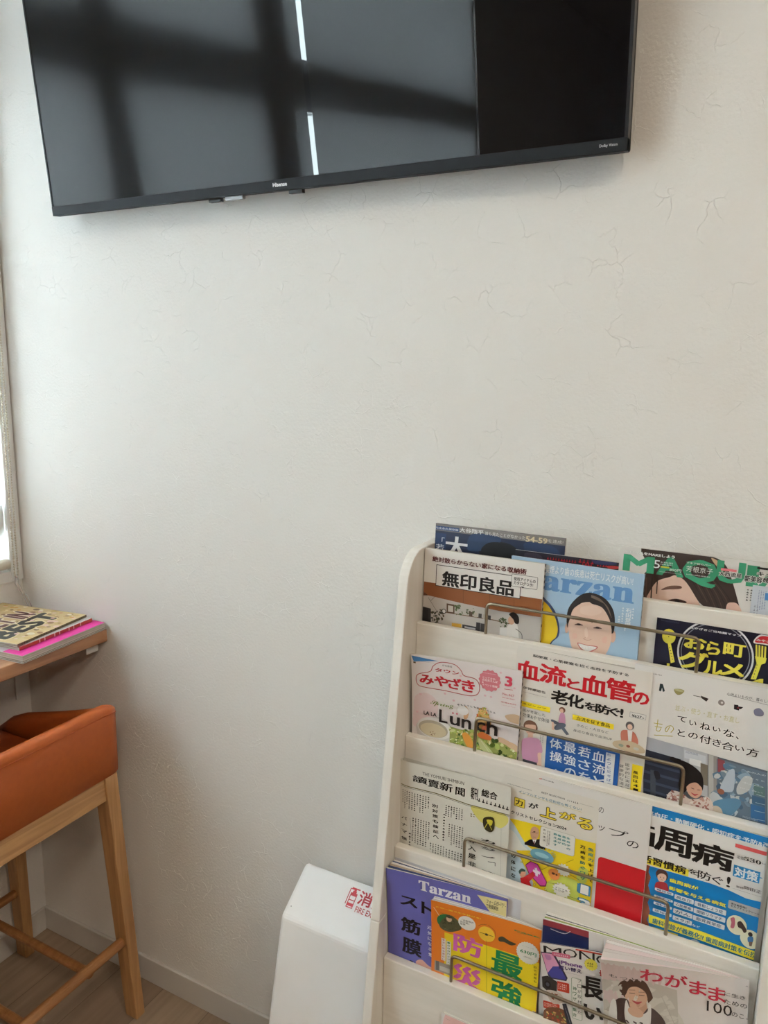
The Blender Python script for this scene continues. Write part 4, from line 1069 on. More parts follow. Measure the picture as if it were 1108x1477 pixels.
def art_things(a):
    a = a.at(*ZF)
    a.fine(228, 108, 298, 136, 1, (90, 86, 86))
    a.poly([(278, 192), (300, 195), (316, 250), (300, 256), (294, 222), (286, 252), (270, 246)], (42, 60, 66)); a.blob([(386, 235), (425, 232), (465, 246), (445, 272), (415, 278), (395, 262)], (160, 150, 98)); a.oval(425, 244, 36, 9, (190, 184, 140))
    a.line([(535, 283), (600, 296)], 0.0008, (60, 54, 50)); a.poly([(592, 284), (652, 308), (634, 330), (596, 302)], (60, 52, 50)); a.oval(750, 338, 26, 22, (160, 150, 146)); a.oval(754, 338, 9, 8, (222, 218, 214))
    a.poly([(848, 352), (880, 356), (880, 366), (918, 372), (900, 388), (888, 386), (884, 398), (846, 388)], (34, 28, 34)); a.rect(872, 372, 884, 384, (150, 44, 50)); a.blob([(1000, 395), (1040, 380), (1074, 410), (1066, 440), (1010, 435)], (128, 126, 146))
    a.text('心地よいものが、暮らしを', 795, 256, 1125, 346, (60, 56, 56)); a.line([(800, 278), (1130, 362)], 0.0004, (60, 56, 56))
    yf = (226, 220, 176)
    a.text('並ぶ・使う・直す・お直し', 398, 352, 886, 500, yf)
    yy = (206, 190, 70)
    a.line([(262, 468), (256, 520), (250, 548), (272, 556), (286, 536)], 0.0009, yy, curve=True); a.line([(232, 494), (296, 504)], 0.0009, yy); a.line([(240, 520), (290, 528)], 0.0009, yy)
    a.line([(352, 524), (330, 560), (318, 548), (334, 522), (366, 516), (382, 540), (362, 566)], 0.0009, yy, curve=True); a.line([(234, 586), (374, 596)], 0.0009, yy)
    for t, x0, y0, x1, y1 in (('て', 414, 436, 480, 492), ('い', 506, 470, 556, 520), ('ね', 590, 484, 662, 556), ('い', 686, 520, 742, 566), ('な', 768, 536, 846, 610), ('、', 862, 596, 882, 620), ('と', 416, 540, 468, 602), ('の', 498, 560, 566, 622), ('付', 586, 580, 668, 660), ('き', 686, 612, 746, 680), ('合', 756, 630, 842, 712), ('い', 858, 664, 922, 716), ('方', 946, 678, 1034, 762)): a.text(t, x0, y0, x1, y1, K0, 0.004)
    # photograph
    def R_(x0, y0, x1, y1, c): a.poly([(x0, y0), (x1, y0+(x1-x0)*0.285), (x1, y1+(x1-x0)*0.285), (x0, y1)], c)
    R_(150, 590, 1104, 1240, (92, 98, 106))
    R_(150, 590, 480, 720, (176, 178, 184)); R_(150, 690, 440, 1190, (38, 44, 60))
    for k in range(5): R_(150, 780+k*70, 430, 800+k*70, (62, 70, 90))
    R_(205, 850, 245, 1060, (70, 76, 84)); a.blob([(232, 862), (270, 870), (280, 920), (250, 926), (238, 900)], (24, 24, 30))
    R_(460, 675, 645, 1010, (190, 192, 196)); R_(466, 700, 630, 760, (206, 210, 216)); a.fine(478, 705, 575, 745, 2, (64, 90, 140)); a.rect(506, 762, 592, 830, (230, 230, 230)); R_(590, 800, 645, 960, (128, 120, 106))
    R_(650, 730, 690, 1090, (184, 182, 178)); R_(690, 745, 722, 1110, (150, 146, 142))
    R_(715, 765, 1104, 1240, (104, 118, 132)); R_(722, 766, 776, 890, (142, 72, 78))
    a.scatter([(700, 850), (900, 800), (1000, 1000), (980, 1150), (760, 1200), (690, 1050)], [(150, 170, 188), (196, 200, 202), (90, 122, 146), (120, 140, 156), (70, 96, 120), (206, 206, 200)], 60, 0.003, 0.011, 12)
    a.blob([(800, 870), (850, 850), (850, 960), (830, 1020), (740, 1000)], (190, 200, 210)); a.blob([(870, 980), (930, 900), (990, 920), (960, 1010), (880, 1040)], (206, 206, 202)); a.blob([(700, 1090), (860, 1070), (900, 1120), (800, 1210), (700, 1150)], (96, 138, 166)); a.oval(746, 1018, 28, 22, (148, 92, 70))
    R_(1000, 960, 1085, 1040, (94, 122, 118)); R_(985, 1045, 1085, 1110, (66, 100, 130)); R_(975, 1110, 1085, 1230, (54, 104, 150))
    for k in range(4): a.line([(1020-k*8, 1040+k*62), (1084, 1058+k*62)], 0.0006, (196, 206, 210))
    for i, t in enumerate(('あの人の', 'もとくと', 'もの', '付き合い')): a.text(t, 945-i*18, 856+i*42, 1090-i*8, 902+i*44, (236, 236, 236), 0.004)
    a.fine(915, 1200, 1030, 1248, 2, (200, 206, 212))
    hair = (22, 18, 20)
    a.blob([(356, 770), (372, 750), (420, 768), (500, 800), (570, 850), (605, 900), (612, 980), (590, 1020), (520, 990), (470, 1020), (440, 1040), (420, 960), (440, 860), (400, 800)], hair)
    a.blob([(484, 970), (520, 945), (570, 948), (600, 990), (596, 1040), (560, 1068), (520, 1056), (490, 1020)], (222, 174, 150)); a.blob([(470, 990), (490, 925), (560, 915), (608, 960), (600, 985), (560, 950), (510, 956)], hair)
    a.line([(520, 990), (540, 998)], 0.0009, (70, 40, 36)); a.line([(566, 1004), (588, 1006)], 0.0009, (70, 40, 36)); a.blob([(516, 1024), (545, 1036), (575, 1036), (545, 1050)], (196, 70, 74))
    sh_ = [(338, 1040), (380, 1010), (450, 1030), (500, 1070), (560, 1075), (640, 1060), (684, 1110), (690, 1230), (470, 1260), (340, 1110)]
    a.blob(sh_, (222, 206, 196)); a.scatter(sh_, [(150, 92, 84), (196, 150, 136), (236, 226, 218), (176, 120, 108)], 120, 0.0012, 0.0032, 14)
    a.blob([(690, 1130), (750, 1150), (760, 1240), (690, 1240)], (206, 188, 168))
racked(2, 'white lifestyle magazine with thin black title over a photo of a laughing woman', 'magazine', GR, (916, 958), None, (238, 236, 233), art_things, thick=0.005, yaw=0.002, off=0.0, seed=9, uR=1.780, tones=[(210, 206, 204), (226, 222, 220), (160, 170, 186), (214, 190, 188), (232, 230, 226)])

# ---- fourth tier
def art_yellow(a):
    a = a.at(*ZH); YL = (238, 206, 34); dk = (70, 62, 30); teal = (38, 132, 132)
    a.fine(60, 90, 230, 150, 1, (44, 42, 42)); a.text('BEST SELECTION', 296, 152, 456, 210, (44, 42, 42), 0.008); a.fine(476, 204, 556, 244, 1, (60, 58, 58)); a.fine(562, 232, 655, 264, 1, (110, 106, 106))
    a.text('インフルエンザも花粉症も怖くない!', 138, 140, 572, 288, (96, 140, 160), 0.008); a.line([(140, 160), (575, 296)], 0.0004, (200, 180, 60))
    a.poly([(92, 340), (300, 392), (500, 470), (700, 520), (720, 1400), (60, 1400), (60, 340)], YL)
    a.frame(108, 188, 178, 272, dk, (230, 206, 70), 0.0008, 0.001); a.text('力', 116, 200, 164, 258, K0, 0.02)
    a.text('が', 206, 222, 272, 282, K0, 0.02)
    for ch, x0, y0, x1, y1 in (('上', 292, 248, 394, 354), ('が', 424, 282, 530, 366), ('る', 548, 326, 648, 428)): a.text(ch, x0, y0, x1, y1, (240, 214, 70), 0.02, out=dk, ow=0.05)
    a.text('ドクリストセレクション2024', 60, 272, 468, 424, K0, 0.016)
    a.blob([(40, 330), (98, 372), (140, 440), (190, 520), (230, 566), (60, 560)], (206, 222, 226)); a.blob([(60, 420), (110, 440), (160, 520), (196, 562), (60, 550)], (232, 232, 226))
    a.rect(40, 572, 236, 1400, (198, 218, 228)); a.poly([(120, 560), (260, 560), (420, 760), (700, 900), (700, 1400), (240, 1400), (236, 780)], YL); a.blob([(330, 790), (430, 740), (560, 790), (545, 900), (470, 940), (350, 880)], (206, 214, 96)); a.blob([(560, 680), (620, 700), (600, 790), (540, 760)], (206, 214, 96))
    # portrait
    a.poly([(178, 506), (215, 484), (285, 482), (322, 520), (322, 556), (178, 520)], (26, 26, 30)); a.poly([(232, 482), (262, 484), (246, 520)], (236, 236, 236)); a.blob([(218, 432), (230, 402), (252, 396), (274, 412), (278, 450), (262, 482), (238, 486), (222, 466)], (206, 158, 128)); a.blob([(236, 430), (252, 428), (250, 436)], (70, 50, 44)); a.line([(228, 434), (244, 436)], 0.0005, (60, 50, 46)); a.line([(254, 438), (270, 440)], 0.0005, (60, 50, 46)); a.line([(238, 466), (256, 468)], 0.0005, (150, 84, 76)); a.line([(246, 494), (244, 520)], 0.0016, (110, 40, 50))
    a.frame(290, 388, 522, 606, (180, 176, 160), (236, 234, 226), 0.0005, 0.004)
    for x, y, t in ((470, 466, '免疫学の'), (440, 456, '最終的'), (408, 446, '権威が'), (380, 436, '教えます')):
        for i, ch in enumerate(t): a.text(ch, x, y+i*24, x+25, y+i*24+23, teal, 0.016)
    for i, ch in enumerate('奥村康氏'): a.text(ch, 308, 408+i*24, 324, 426+i*24, K0)
    a.fine(335, 420, 352, 540, 2, (60, 56, 56), True)
    for i, ch in enumerate('免疫力を上げて'): a.text(ch, 620, 536+i*36, 656, 570+i*36, teal if i < 3 else K0, 0.018)
    for i, ch in enumerate('万病を防ぐワザ'): a.text(ch, 566, 520+i*36, 600, 553+i*36, K0 if i < 3 else teal, 0.018)
    # germs
    for (cx, cy, rx, ry, c) in ((300, 596, 84, 46, (112, 166, 186)), (385, 722, 40, 38, (226, 140, 70))):
        for k in range(22):
            t = 2*math.pi*k/22; a.line([(cx+rx*0.9*math.cos(t), cy+ry*0.9*math.sin(t)), (cx+rx*1.16*math.cos(t), cy+ry*1.2*math.sin(t))], 0.0006, c)
        a.oval(cx, cy, rx, ry, c)
    a.oval(300, 590, 50, 16, (150, 196, 206)); a.oval(380, 716, 12, 8, (90, 50, 36)); a.oval(402, 726, 7, 6, (90, 50, 36))
    a.oval(452, 692, 46, 40, (240, 238, 230), wob=0.12, lobes=13); a.fine(424, 676, 480, 708, 2, K0)
    a.oval(436, 832, 60, 48, (240, 238, 230), wob=0.1, lobes=15); a.text('インフル\nエンザ', 390, 802, 480, 860, K0, 0.012)
    for p in ([(300, 640), (350, 670)], [(470, 640), (520, 620)], [(300, 690), (360, 660)], [(340, 780), (420, 790)], [(490, 720), (560, 760)], [(330, 830), (390, 900)], [(480, 870), (560, 900)]): a.line(p, 0.0005, dk)
    # shield, arm, head
    a.poly([(185, 655), (222, 628), (272, 650), (336, 776), (328, 806), (290, 806), (210, 720)], (110, 30, 74)); a.poly([(191, 657), (224, 634), (268, 654), (330, 776), (323, 799), (292, 799), (215, 716)], (200, 66, 150)); 
    a.poly([(250, 676), (266, 676), (270, 694), (290, 706), (286, 724), (274, 718), (272, 738), (256, 728), (256, 712), (238, 702), (240, 686), (252, 692)], (240, 232, 238))
    a.poly([(150, 745), (178, 738), (240, 700), (256, 730), (214, 770), (244, 835), (260, 880), (180, 880)], (196, 36, 40)); a.blob([(146, 712), (160, 690), (182, 696), (190, 720), (172, 742), (154, 736)], (222, 160, 130)); a.blob([(140, 700), (160, 680), (184, 690), (184, 702), (160, 702), (150, 720)], (60, 90, 82))
    for x, y in ((178, 604), (160, 634), (250, 790), (265, 830), (325, 826), (195, 600)): a.frame(x-6, y-8, x+6, y+8, dk, (226, 220, 120), 0.0003)
    a.text('1', 572, 786, 622, 868, (240, 240, 236), 0.04, out=(62, 128, 168), ow=0.07); a.text('3', 556, 880, 636, 976, (240, 240, 236), 0.04, out=(62, 128, 168), ow=0.07)
    for i, ch in enumerate('の体になる'): a.text(ch, 88, 570+i*46, 118, 610+i*46, K0, 0.03)
    a.line([(340, 880), (480, 930), (560, 960)], 0.0012, dk)
def art_plainred(a):
    a = a.at(*ZH)
    a.text('InRed', 196, 30, 296, 70, (196, 30, 40), 0.05); a.text('特別編集', 300, 62, 382, 94, (70, 66, 66), 0.004)
    a.text('の', 694, 256, 726, 306, K0); a.text('ッ', 692, 384, 732, 432, K0); a.text('プ', 766, 398, 896, 490, K0); a.text('の', 890, 484, 968, 556, K0)
    a.rect(690, 600, 1044, 1300, (200, 28, 36), 0.006)
def art_perio(a):
    a = a.at(*ZI); bl = (14, 122, 186); Y = (240, 224, 60)
    s0 = a.sh; dv = a.uv(210, 120)[1]-a.uv(210, 190)[1]
    a.uvrect(s0.u0, s0.v1-dv-0.001, s0.u1, s0.v1, bl)
    a.text('高血圧・動脈硬化・認知症を予防&改善', 180, 146, 1175, 466, (238, 242, 244), 0.02)
    for ch, x0, y0, x1, y1 in (('歯', 0, 200, 246, 440), ('周', 246, 254, 506, 532), ('病', 522, 362, 824, 632)): a.text(ch, x0, y0, x1, y1, K0, 0.03)
    p0 = a.uv(150, 470); p1 = a.uv(490, 656); a.uvrect(p0[0], p1[1], p1[0], p0[1]-0.006, Y); a.text('生活習慣病', 50, 452, 470, 642, K0, 0.024)
    for ch, x0, y0, x1, y1 in (('を', 490, 588, 566, 650), ('防', 566, 602, 660, 694), ('ぐ', 672, 640, 752, 724), ('!', 786, 652, 806, 740)): a.text(ch, x0, y0, x1, y1, K0, 0.008)
    a.rect(846, 430, 1200, 500, (214, 84, 84)); a.fine(880, 442, 1090, 500, 1, (244, 226, 222)); a.rect(846, 476, 1200, 580, (226, 218, 202)); a.text('定価', 862, 490, 912, 530, K0); a.text('𝟓𝟑𝟎', 916, 500, 1042, 566, K0, 0.004); a.text('円(税込)', 1040, 545, 1120, 580, K0)
    a.rect(838, 562, 1028, 708, (40, 140, 200)); a.text('対策', 846, 572, 1018, 702, (240, 243, 245), 0.03); a.text('で', 1034, 652, 1100, 728, (40, 140, 200), 0.03)
    a.text('監修', 856, 720, 910, 752, K0); a.text('岡田正彦', 916, 722, 1092, 802, K0, 0.004); a.fine(830, 744, 1085, 820, 1, (70, 66, 66))
    a.poly([(150, 560), (215, 578), (660, 706), (800, 758), (930, 820), (1120, 866), (1120, 1700), (150, 1700)], bl)
    a.poly([(150, 556), (200, 572), (188, 620), (206, 660), (186, 720), (204, 790), (182, 850), (200, 920), (178, 980), (196, 1040), (180, 1110), (180, 1400), (120, 1400)], (140, 72, 50))
    # girl
    a.oval(290, 642, 48, 44, (76, 46, 38)); a.blob([(258, 640), (290, 630), (322, 648), (318, 682), (290, 696), (262, 680)], (238, 200, 178)); a.blob([(248, 650), (262, 608), (320, 612), (330, 660), (316, 640), (286, 628), (262, 640)], (76, 46, 38)); a.oval(278, 658, 3.5, 4, K0); a.oval(304, 664, 3.5, 4, K0); a.line([(284, 676), (298, 680)], 0.0005, (150, 60, 60)); a.blob([(244, 700), (288, 692), (330, 712), (334, 780), (244, 760)], (170, 52, 58))
    a.text('歯周病が', 350, 662, 566, 762, Y, 0.024, out=(20, 84, 130), ow=0.05); a.text('影響を与える病気', 345, 722, 776, 890, Y, 0.024, out=(20, 84, 130), ow=0.05)
    tb = (44, 80, 120)
    for t, x0, y0, x1, y1 in (('糖尿病', 238, 734, 376, 800), ('脳卒中', 232, 788, 372, 852), ('肺炎', 228, 840, 366, 906), ('認知症', 222, 890, 362, 962), ('高血圧', 388, 784, 530, 866), ('心筋梗塞', 382, 840, 526, 920), ('がん', 378, 890, 520, 974), ('メタボ', 374, 944, 516, 1026), ('骨粗しょう症', 540, 834, 776, 950), ('関節リウマチ', 534, 888, 770, 1004), ('脂質異常症', 528, 942, 764, 1058)):
        p = a.uv(x0, y0); q = a.uv(x1, y1); h = p[1]-q[1]; w_ = q[0]-p[0]; a.uvrect(p[0], q[1], q[0], p[1], (226, 230, 234), 0.0012); a.uvtext(t, p[0]+w_*0.1, q[1]+h*0.16, q[0]-w_*0.1, p[1]-h*0.16, tb, 0.01)
    a.text('など', 522, 1010, 578, 1046, (238, 242, 244), 0.012)
    a.rect(798, 826, 1092, 985, (186, 184, 184), 0.002); a.text('実は歯周病!?\nセルフチェックシートつき', 816, 846, 1074, 962, K0, 0.014)
    cr = (240, 236, 206)
    a.oval(858, 1020, 80, 74, cr); a.oval(962, 1128, 82, 72, cr); a.blob([(812, 968), (840, 962), (846, 1000), (836, 1042), (812, 1036), (818, 1000)], (180, 96, 110)); a.blob([(864, 1000), (890, 990), (920, 1030), (934, 1066), (914, 1078), (896, 1050), (870, 1034)], (64, 44, 40)); a.oval(962, 1090, 18, 17, (48, 38, 36)); a.blob([(944, 1110), (980, 1108), (984, 1140), (966, 1156), (944, 1144)], (66, 120, 176)); a.poly([(950, 1146), (980, 1148), (972, 1180), (954, 1178)], (120, 92, 76))
    a.poly([(190, 938), (600, 1070), (1010, 1224), (1030, 1244), (1026, 1282), (1000, 1292), (600, 1140), (190, 1000)], Y); a.text('歯科健診が義務化!? 歯周病対策を伝授', 220, 962, 1006, 1276, (22, 110, 140), 0.02)
    a.poly([(212, 1030), (412, 1090), (408, 1126), (210, 1062)], Y); a.text('ブラッシングと', 214, 1034, 438, 1132, K0, 0.02); a.poly([(210, 1072), (330, 1110), (330, 1150), (210, 1110)], Y); a.text('歯ブラシ', 212, 1076, 326, 1146, K0, 0.02)
    a.fine(360, 1130, 490, 1180, 1, (236, 240, 242)); a.oval(542, 1168, 48, 40, (190, 200, 206)); a.blob([(520, 1160), (540, 1142), (562, 1160), (556, 1190), (530, 1190)], (90, 84, 84)); a.oval(541, 1174, 12, 13, (206, 176, 156)); a.poly([(622, 1178), (804, 1240), (800, 1276), (618, 1212)], (190, 190, 60)); a.text('歯間清掃具', 626, 1184, 800, 1268, K0, 0.03)
    for k in range(3): a.oval(920+k*38, 1300+k*12, 12, 11, ((180, 90, 90), (150, 176, 190), (120, 140, 170))[k])

# rolled daily newspaper: front page, left-hand fold, rear pages
def newspaper():
    z, d = TIER[3]
    O = Vector((0, -(d-0.0185), z)); U, V = Vector((1, 0, 0)), Vector((0, LEAN, 1))
    s0 = Sheet(O, U, V, 0, 1, 0, 1)
    L_ = s0.uv(*px(ZG, 106, 100)); R_ = s0.uv(*px(ZG, 985, 388))
    u0, u1, v1 = L_[0], R_[0], (L_[1]+R_[1])/2
    v0 = -0.1485
    root = thing('newspaper', 'folded grey newspaper with vertical Japanese columns, at the left of the fourth tier', 'newspaper', tuple(s0.pt((u0+u1)/2, v0)), 'newspapers')
    def bend(u, v):
        t = max(0, min(1, (u-u0)/(u1-u0))); h = max(0, (v-v0)/(v1-v0)); return 0.012*(1-t)**2*h*h - 0.006*max(0, 1-t*9)**2 + 0.0007*math.sin(t*7)*min(1, t*3)
    sh = Sheet(O, U, V, u0, u1, v0, v1, bend)
    a = Art(sh, *ZG); ik = (54, 52, 48)
    a.blob([(660, 520), (760, 530), (930, 580), (960, 640), (900, 690), (830, 660), (740, 640)], (222, 212, 120))
    a.text('THE YOMIURI SHIMBUN', 274, 240, 606, 346, (70, 68, 62), 0.0)
    for ch, x0, y0, x1, y1 in (('讀', 196, 262, 312, 344), ('賣', 318, 292, 408, 378), ('新', 412, 316, 516, 408), ('聞', 540, 356, 612, 440)): a.text(ch, x0, y0, x1, y1, (30, 28, 26), 0.014)
    a.text('朝刊', 664, 356, 716, 470, ik, 0.02); a.text('総合', 748, 372, 872, 470, ik, 0.02); a.fine(720, 440, 975, 560, 1, ik)
    a.line([(106, 334), (380, 410), (640, 500), (975, 588)], 0.0016, (132, 126, 88)); a.line([(106, 345), (380, 421), (640, 511), (975, 598)], 0.0005, ik)
    a.fine(112, 372, 158, 560, 3, ik, True); a.fine(160, 395, 330, 600, 8, ik, True); a.fine(190, 600, 330, 850, 7, ik, True); a.fine(455, 500, 598, 640, 7, ik, True); a.fine(480, 650, 598, 860, 6, ik, True); a.fine(160, 720, 185, 860, 1, ik, True)
    a.fine(330, 800, 450, 930, 6, ik, True); a.fine(455, 850, 590, 1000, 6, ik, True); a.fine(435, 570, 455, 810, 1, ik, True); a.fine(655, 565, 696, 620, 2, (130, 110, 50), True)
    for i, ch in enumerate('別対策も検証へ'): a.text(ch, 352+i*1.5, 492+i*41, 396+i*1.5, 530+i*41, (34, 32, 30), 0.01)
    for i, ch in enumerate('パナマ優先'): a.text(ch, 108, 582+i*54, 152, 628+i*54, (34, 32, 30), 0.006)
    for i, ch in enumerate('導入是非'): a.text(ch, 640, 756+i*63, 702, 816+i*63, (34, 32, 30), 0.012)
    for i, ch in enumerate('カジノ「遮断'): a.text(ch, 744, 764+i*62, 856, 822+i*62, (30, 28, 26), 0.02) if ch != '「' else a.line([(800, 955), (856, 965), (856, 990)], 0.001, (30, 28, 26))
    a.blob([(760, 615), (800, 596), (846, 610), (850, 690), (820, 720), (770, 690)], (60, 54, 34)); a.blob([(790, 620), (835, 628), (825, 668), (800, 650)], (206, 190, 60)); a.line([(770, 690), (800, 640), (830, 700)], 0.001, (206, 190, 60))
    a.line([(176, 606), (192, 790)], 0.0003, ik); a.line([(905, 690), (900, 1080)], 0.0003, (150, 146, 136))
    finish(sh, 'front_page', M['newsink'], root, (226, 224, 214), nu=40)
    # inner and rear leaves, open at the top, joined by the fold on the left
    bm = bmesh.new(); ink = bm.loops.layers.float_color.new('ink')
    for q, (gap, dv) in enumerate(((0.004, 0.001), (0.008, 0.0015), (0.013, 0.003))):
        n = 26; lo = -0.0016-0.0012*q; r = gap/2+0.0006*q
        path = [(u1-0.004*q-(u1-u0-0.006-0.004*q)*i/n, lo, 1.0) for i in range(n+1)]
        path += [(u0+0.006-r*math.sin(math.pi*k/9)*1.1+0.001*q, lo-r+r*math.cos(math.pi*k/9), 1-k/9) for k in range(1, 9)]
        path += [(u0+0.006+(u1-u0-0.01)*i/n, lo-2*r*(1-0.7*i/n), 0.0) for i in range(n+1)]
        c = rgb((216, 213, 202) if q % 2 else (206, 202, 190)); nv = 8
        A = []
        for u, g_, wt in path:
            A.append([bm.verts.new(s0.pt(u, v, g_+wt*bend(max(u, u0), v))) for v in [v0+0.001+(v1-dv*2-v0-0.001)*j/nv for j in range(nv+1)]])
        for i in range(len(A)-1):
            for j in range(nv):
                f = bm.faces.new((A[i][j], A[i+1][j], A[i+1][j+1], A[i][j+1]))
                for l in f.loops: l[ink] = c
    me = bpy.data.meshes.new('inner_pages'); bm.to_mesh(me); bm.free()
    o = bpy.data.objects.new('inner_pages', me); COL.objects.link(o); me.materials.append(M['newsink']); o.parent = root; o.matrix_parent_inverse = Matrix.Translation(-root.location)
    return root
newspaper()
racked(3, 'yellow health booklet with a shield drawing beside the newspaper', 'magazine', GR, None, px(ZH, 700, 218), (234, 229, 220), art_yellow, off=0.0025, thick=0.004, yaw=0.007, bow=0.002, lens=0.005, seed=11, width=0.205)
racked(3, 'white magazine with a plain red panel, between the yellow and blue ones', 'magazine', GR, None, px(ZH, 1065, 254), (236, 233, 230), art_plainred, thick=0.004, yaw=0.0095, bow=0.003, lens=0.006, off=0.002, seed=12, width=0.25)
racked(3, 'blue and white dental health magazine with a heavy black title, right side', 'magazine', GR, px(ZI, 130, 100), None, (238, 236, 233), art_perio, thick=0.005, off=0.002, yaw=0.003, seed=13, uR=1.778)

# ---- fifth tier
def art_purple(a):
    a = a.at(*ZJ); b = (18, 16, 24)
    a.poly([(632, 258), (815, 300), (810, 420), (760, 430)], (236, 224, 160)); a.text('フォームローラー\nで筋膜解放', 690, 285, 806, 372, (40, 38, 34), 0.01); a.fine(740, 292, 800, 330, 2, (110, 106, 90))
    a.text('𝐓𝐚𝐫𝐳𝐚𝐧', 272, 166, 594, 316, (238, 238, 242), 0.012, res=4)
    a.text('ス', 158, 256, 266, 346, b, 0.03); a.text('ト', 290, 296, 360, 392, b, 0.03); a.text('筋', 164, 386, 284, 516, b, 0.026); a.text('膜', 172, 506, 290, 650, b, 0.026); a.text('ケ', 190, 646, 300, 760, b, 0.03)
    for i, ch in enumerate('元気になる!'): a.text(ch, 326+i*1.5, 446+i*33, 352+i*1.5, 476+i*33, (240, 240, 244), 0.012) 
    a.blob([(255, 672), (290, 655), (330, 690), (372, 720), (372, 760), (300, 720)], (222, 172, 156)); a.blob([(250, 690), (300, 720), (372, 760), (372, 820), (240, 760)], (30, 26, 44))
racked(4, 'white-covered magazine stack end behind the purple magazine', 'magazine', GR, (562, 1233), None, (214, 214, 220), None, thick=0.004, off=0.0075, yaw=0.0, uR=1.44, seed=21, tones=[(226, 220, 210), (206, 180, 168), (60, 70, 110), (236, 232, 226), (214, 206, 196), (190, 170, 150)], layers=7, lens=0.004)
racked(4, 'purple fitness magazine with black vertical lettering', 'magazine', GR, (556, 1258), px(ZJ, 822, 286), (104, 102, 176), art_purple, thick=0.003, off=0.0005, yaw=0.0, curl=0.028, cp=1.2, spread=0.9, seed=14, layers=9, tones=[(226, 220, 210), (206, 180, 168), (70, 80, 118), (236, 232, 226), (214, 206, 196), (190, 170, 150), (230, 226, 220)])

def art_bosai(a):
    a = a.at(*ZJ); Y = (240, 210, 36); pk = (206, 96, 170); gn = (24, 132, 76)
    a.rect(432, 488, 958, 1500, Y); a.oval(690, 500, 52, 46, (242, 196, 60)); a.rect(432, 520, 958, 1500, Y)
    a.line([(640, 450), (660, 440), (690, 442)], 0.0006, (110, 70, 30), curve=True); a.line([(700, 444), (740, 480), (742, 515)], 0.0006, (110, 70, 30), curve=True); a.line([(650, 488), (730, 514)], 0.0009, (70, 66, 44)); a.oval(690, 502, 10, 7, (70, 66, 44))
    a.text('この一冊で生き延びる!', 378, 326, 656, 410, (246, 222, 70), 0.012)
    a.oval(456, 430, 72, 50, (36, 120, 64)); a.blob([(400, 440), (430, 400), (480, 392), (520, 430), (534, 470), (470, 486), (420, 470)], (84, 82, 56)); a.scatter([(410, 440), (440, 405), (490, 410), (525, 465), (430, 475)], [(58, 60, 40), (110, 104, 72), (70, 72, 48)], 22, 0.0012, 0.003, 3); a.oval(460, 406, 17, 18, (214, 174, 146)); a.oval(460, 392, 20, 9, (70, 68, 48)); a.line([(366, 334), (400, 385)], 0.0009, (226, 214, 190)); a.fine(408, 364, 500, 396, 1, (80, 50, 26))
    a.oval(570, 432, 54, 42, (240, 238, 232)); a.text('「自衛隊式\n防災術」\n監修', 530, 402, 610, 462, K0, 0.006)
    a.blob([(765, 520), (790, 514), (830, 540), (872, 560), (840, 568), (800, 548), (768, 542)], (78, 74, 56))
    for ch, x0, y0, x1, y1, c in (('防', 488, 486, 664, 658, pk), ('災', 480, 664, 662, 868, pk), ('最', 724, 584, 908, 796, gn), ('強', 722, 758, 906, 968, gn)): a.text(ch, x0, y0, x1, y1, c, 0.022)
    a.line([(690, 538), (690, 890)], 0.0004, (90, 120, 40))
    a.text('ESSE', 862, 470, 1018, 526, gn, 0.012); a.line([(880, 488), (1010, 520)], 0.0005, gn)
    a.oval(945, 615, 72, 66, (236, 232, 224), wob=0.03, lobes=26); a.text('コンパクト版', 910, 566, 980, 592, (90, 86, 80)); a.text('630円', 898, 586, 996, 642, gn, 0.014); a.text('(税込)', 920, 630, 970, 656, (90, 86, 80))
    for x, c, t in ((414, (190, 60, 70), '電源に頼る暮らし'), (446, (60, 120, 70), '1000円グッズで')):
        a.rect(x, 520 if x < 430 else 538, x+24, 664 if x < 430 else 690, (236, 232, 226))
        for i, ch in enumerate(t): a.text(ch, x+5, (526 if x < 430 else 544)+i*17, x+20, (541 if x < 430 else 559)+i*17, c, 0.006)
    a.rect(372, 656, 468, 752, (150, 140, 130)); a.poly([(380, 660), (400, 664), (400, 720), (380, 716)], (90, 84, 80)); a.rect(404, 690, 466, 740, (190, 184, 176))
    for k in range(2): a.rect(940+k*34, 960+k*6, 966+k*34, 1004+k*6, (236, 226, 220)); a.text('特\n典', 944+k*34, 964+k*6, 962+k*34, 1000+k*6, ((190, 60, 130), (60, 50, 40))[k])
    for i, ch in enumerate('自宅避難も'): a.text(ch, 982, 690+i*22, 998, 710+i*22, (90, 60, 24))
racked(4, 'orange and yellow disaster guide with pink and green letters', 'magazine', GR, px(ZJ, 348, 303), px(ZJ, 1030, 478), (226, 122, 34), art_bosai, thick=0.006, off=-0.002, curl=0.022, cp=1.3, spread=0.7, lens=0.004, seed=15, layers=10)

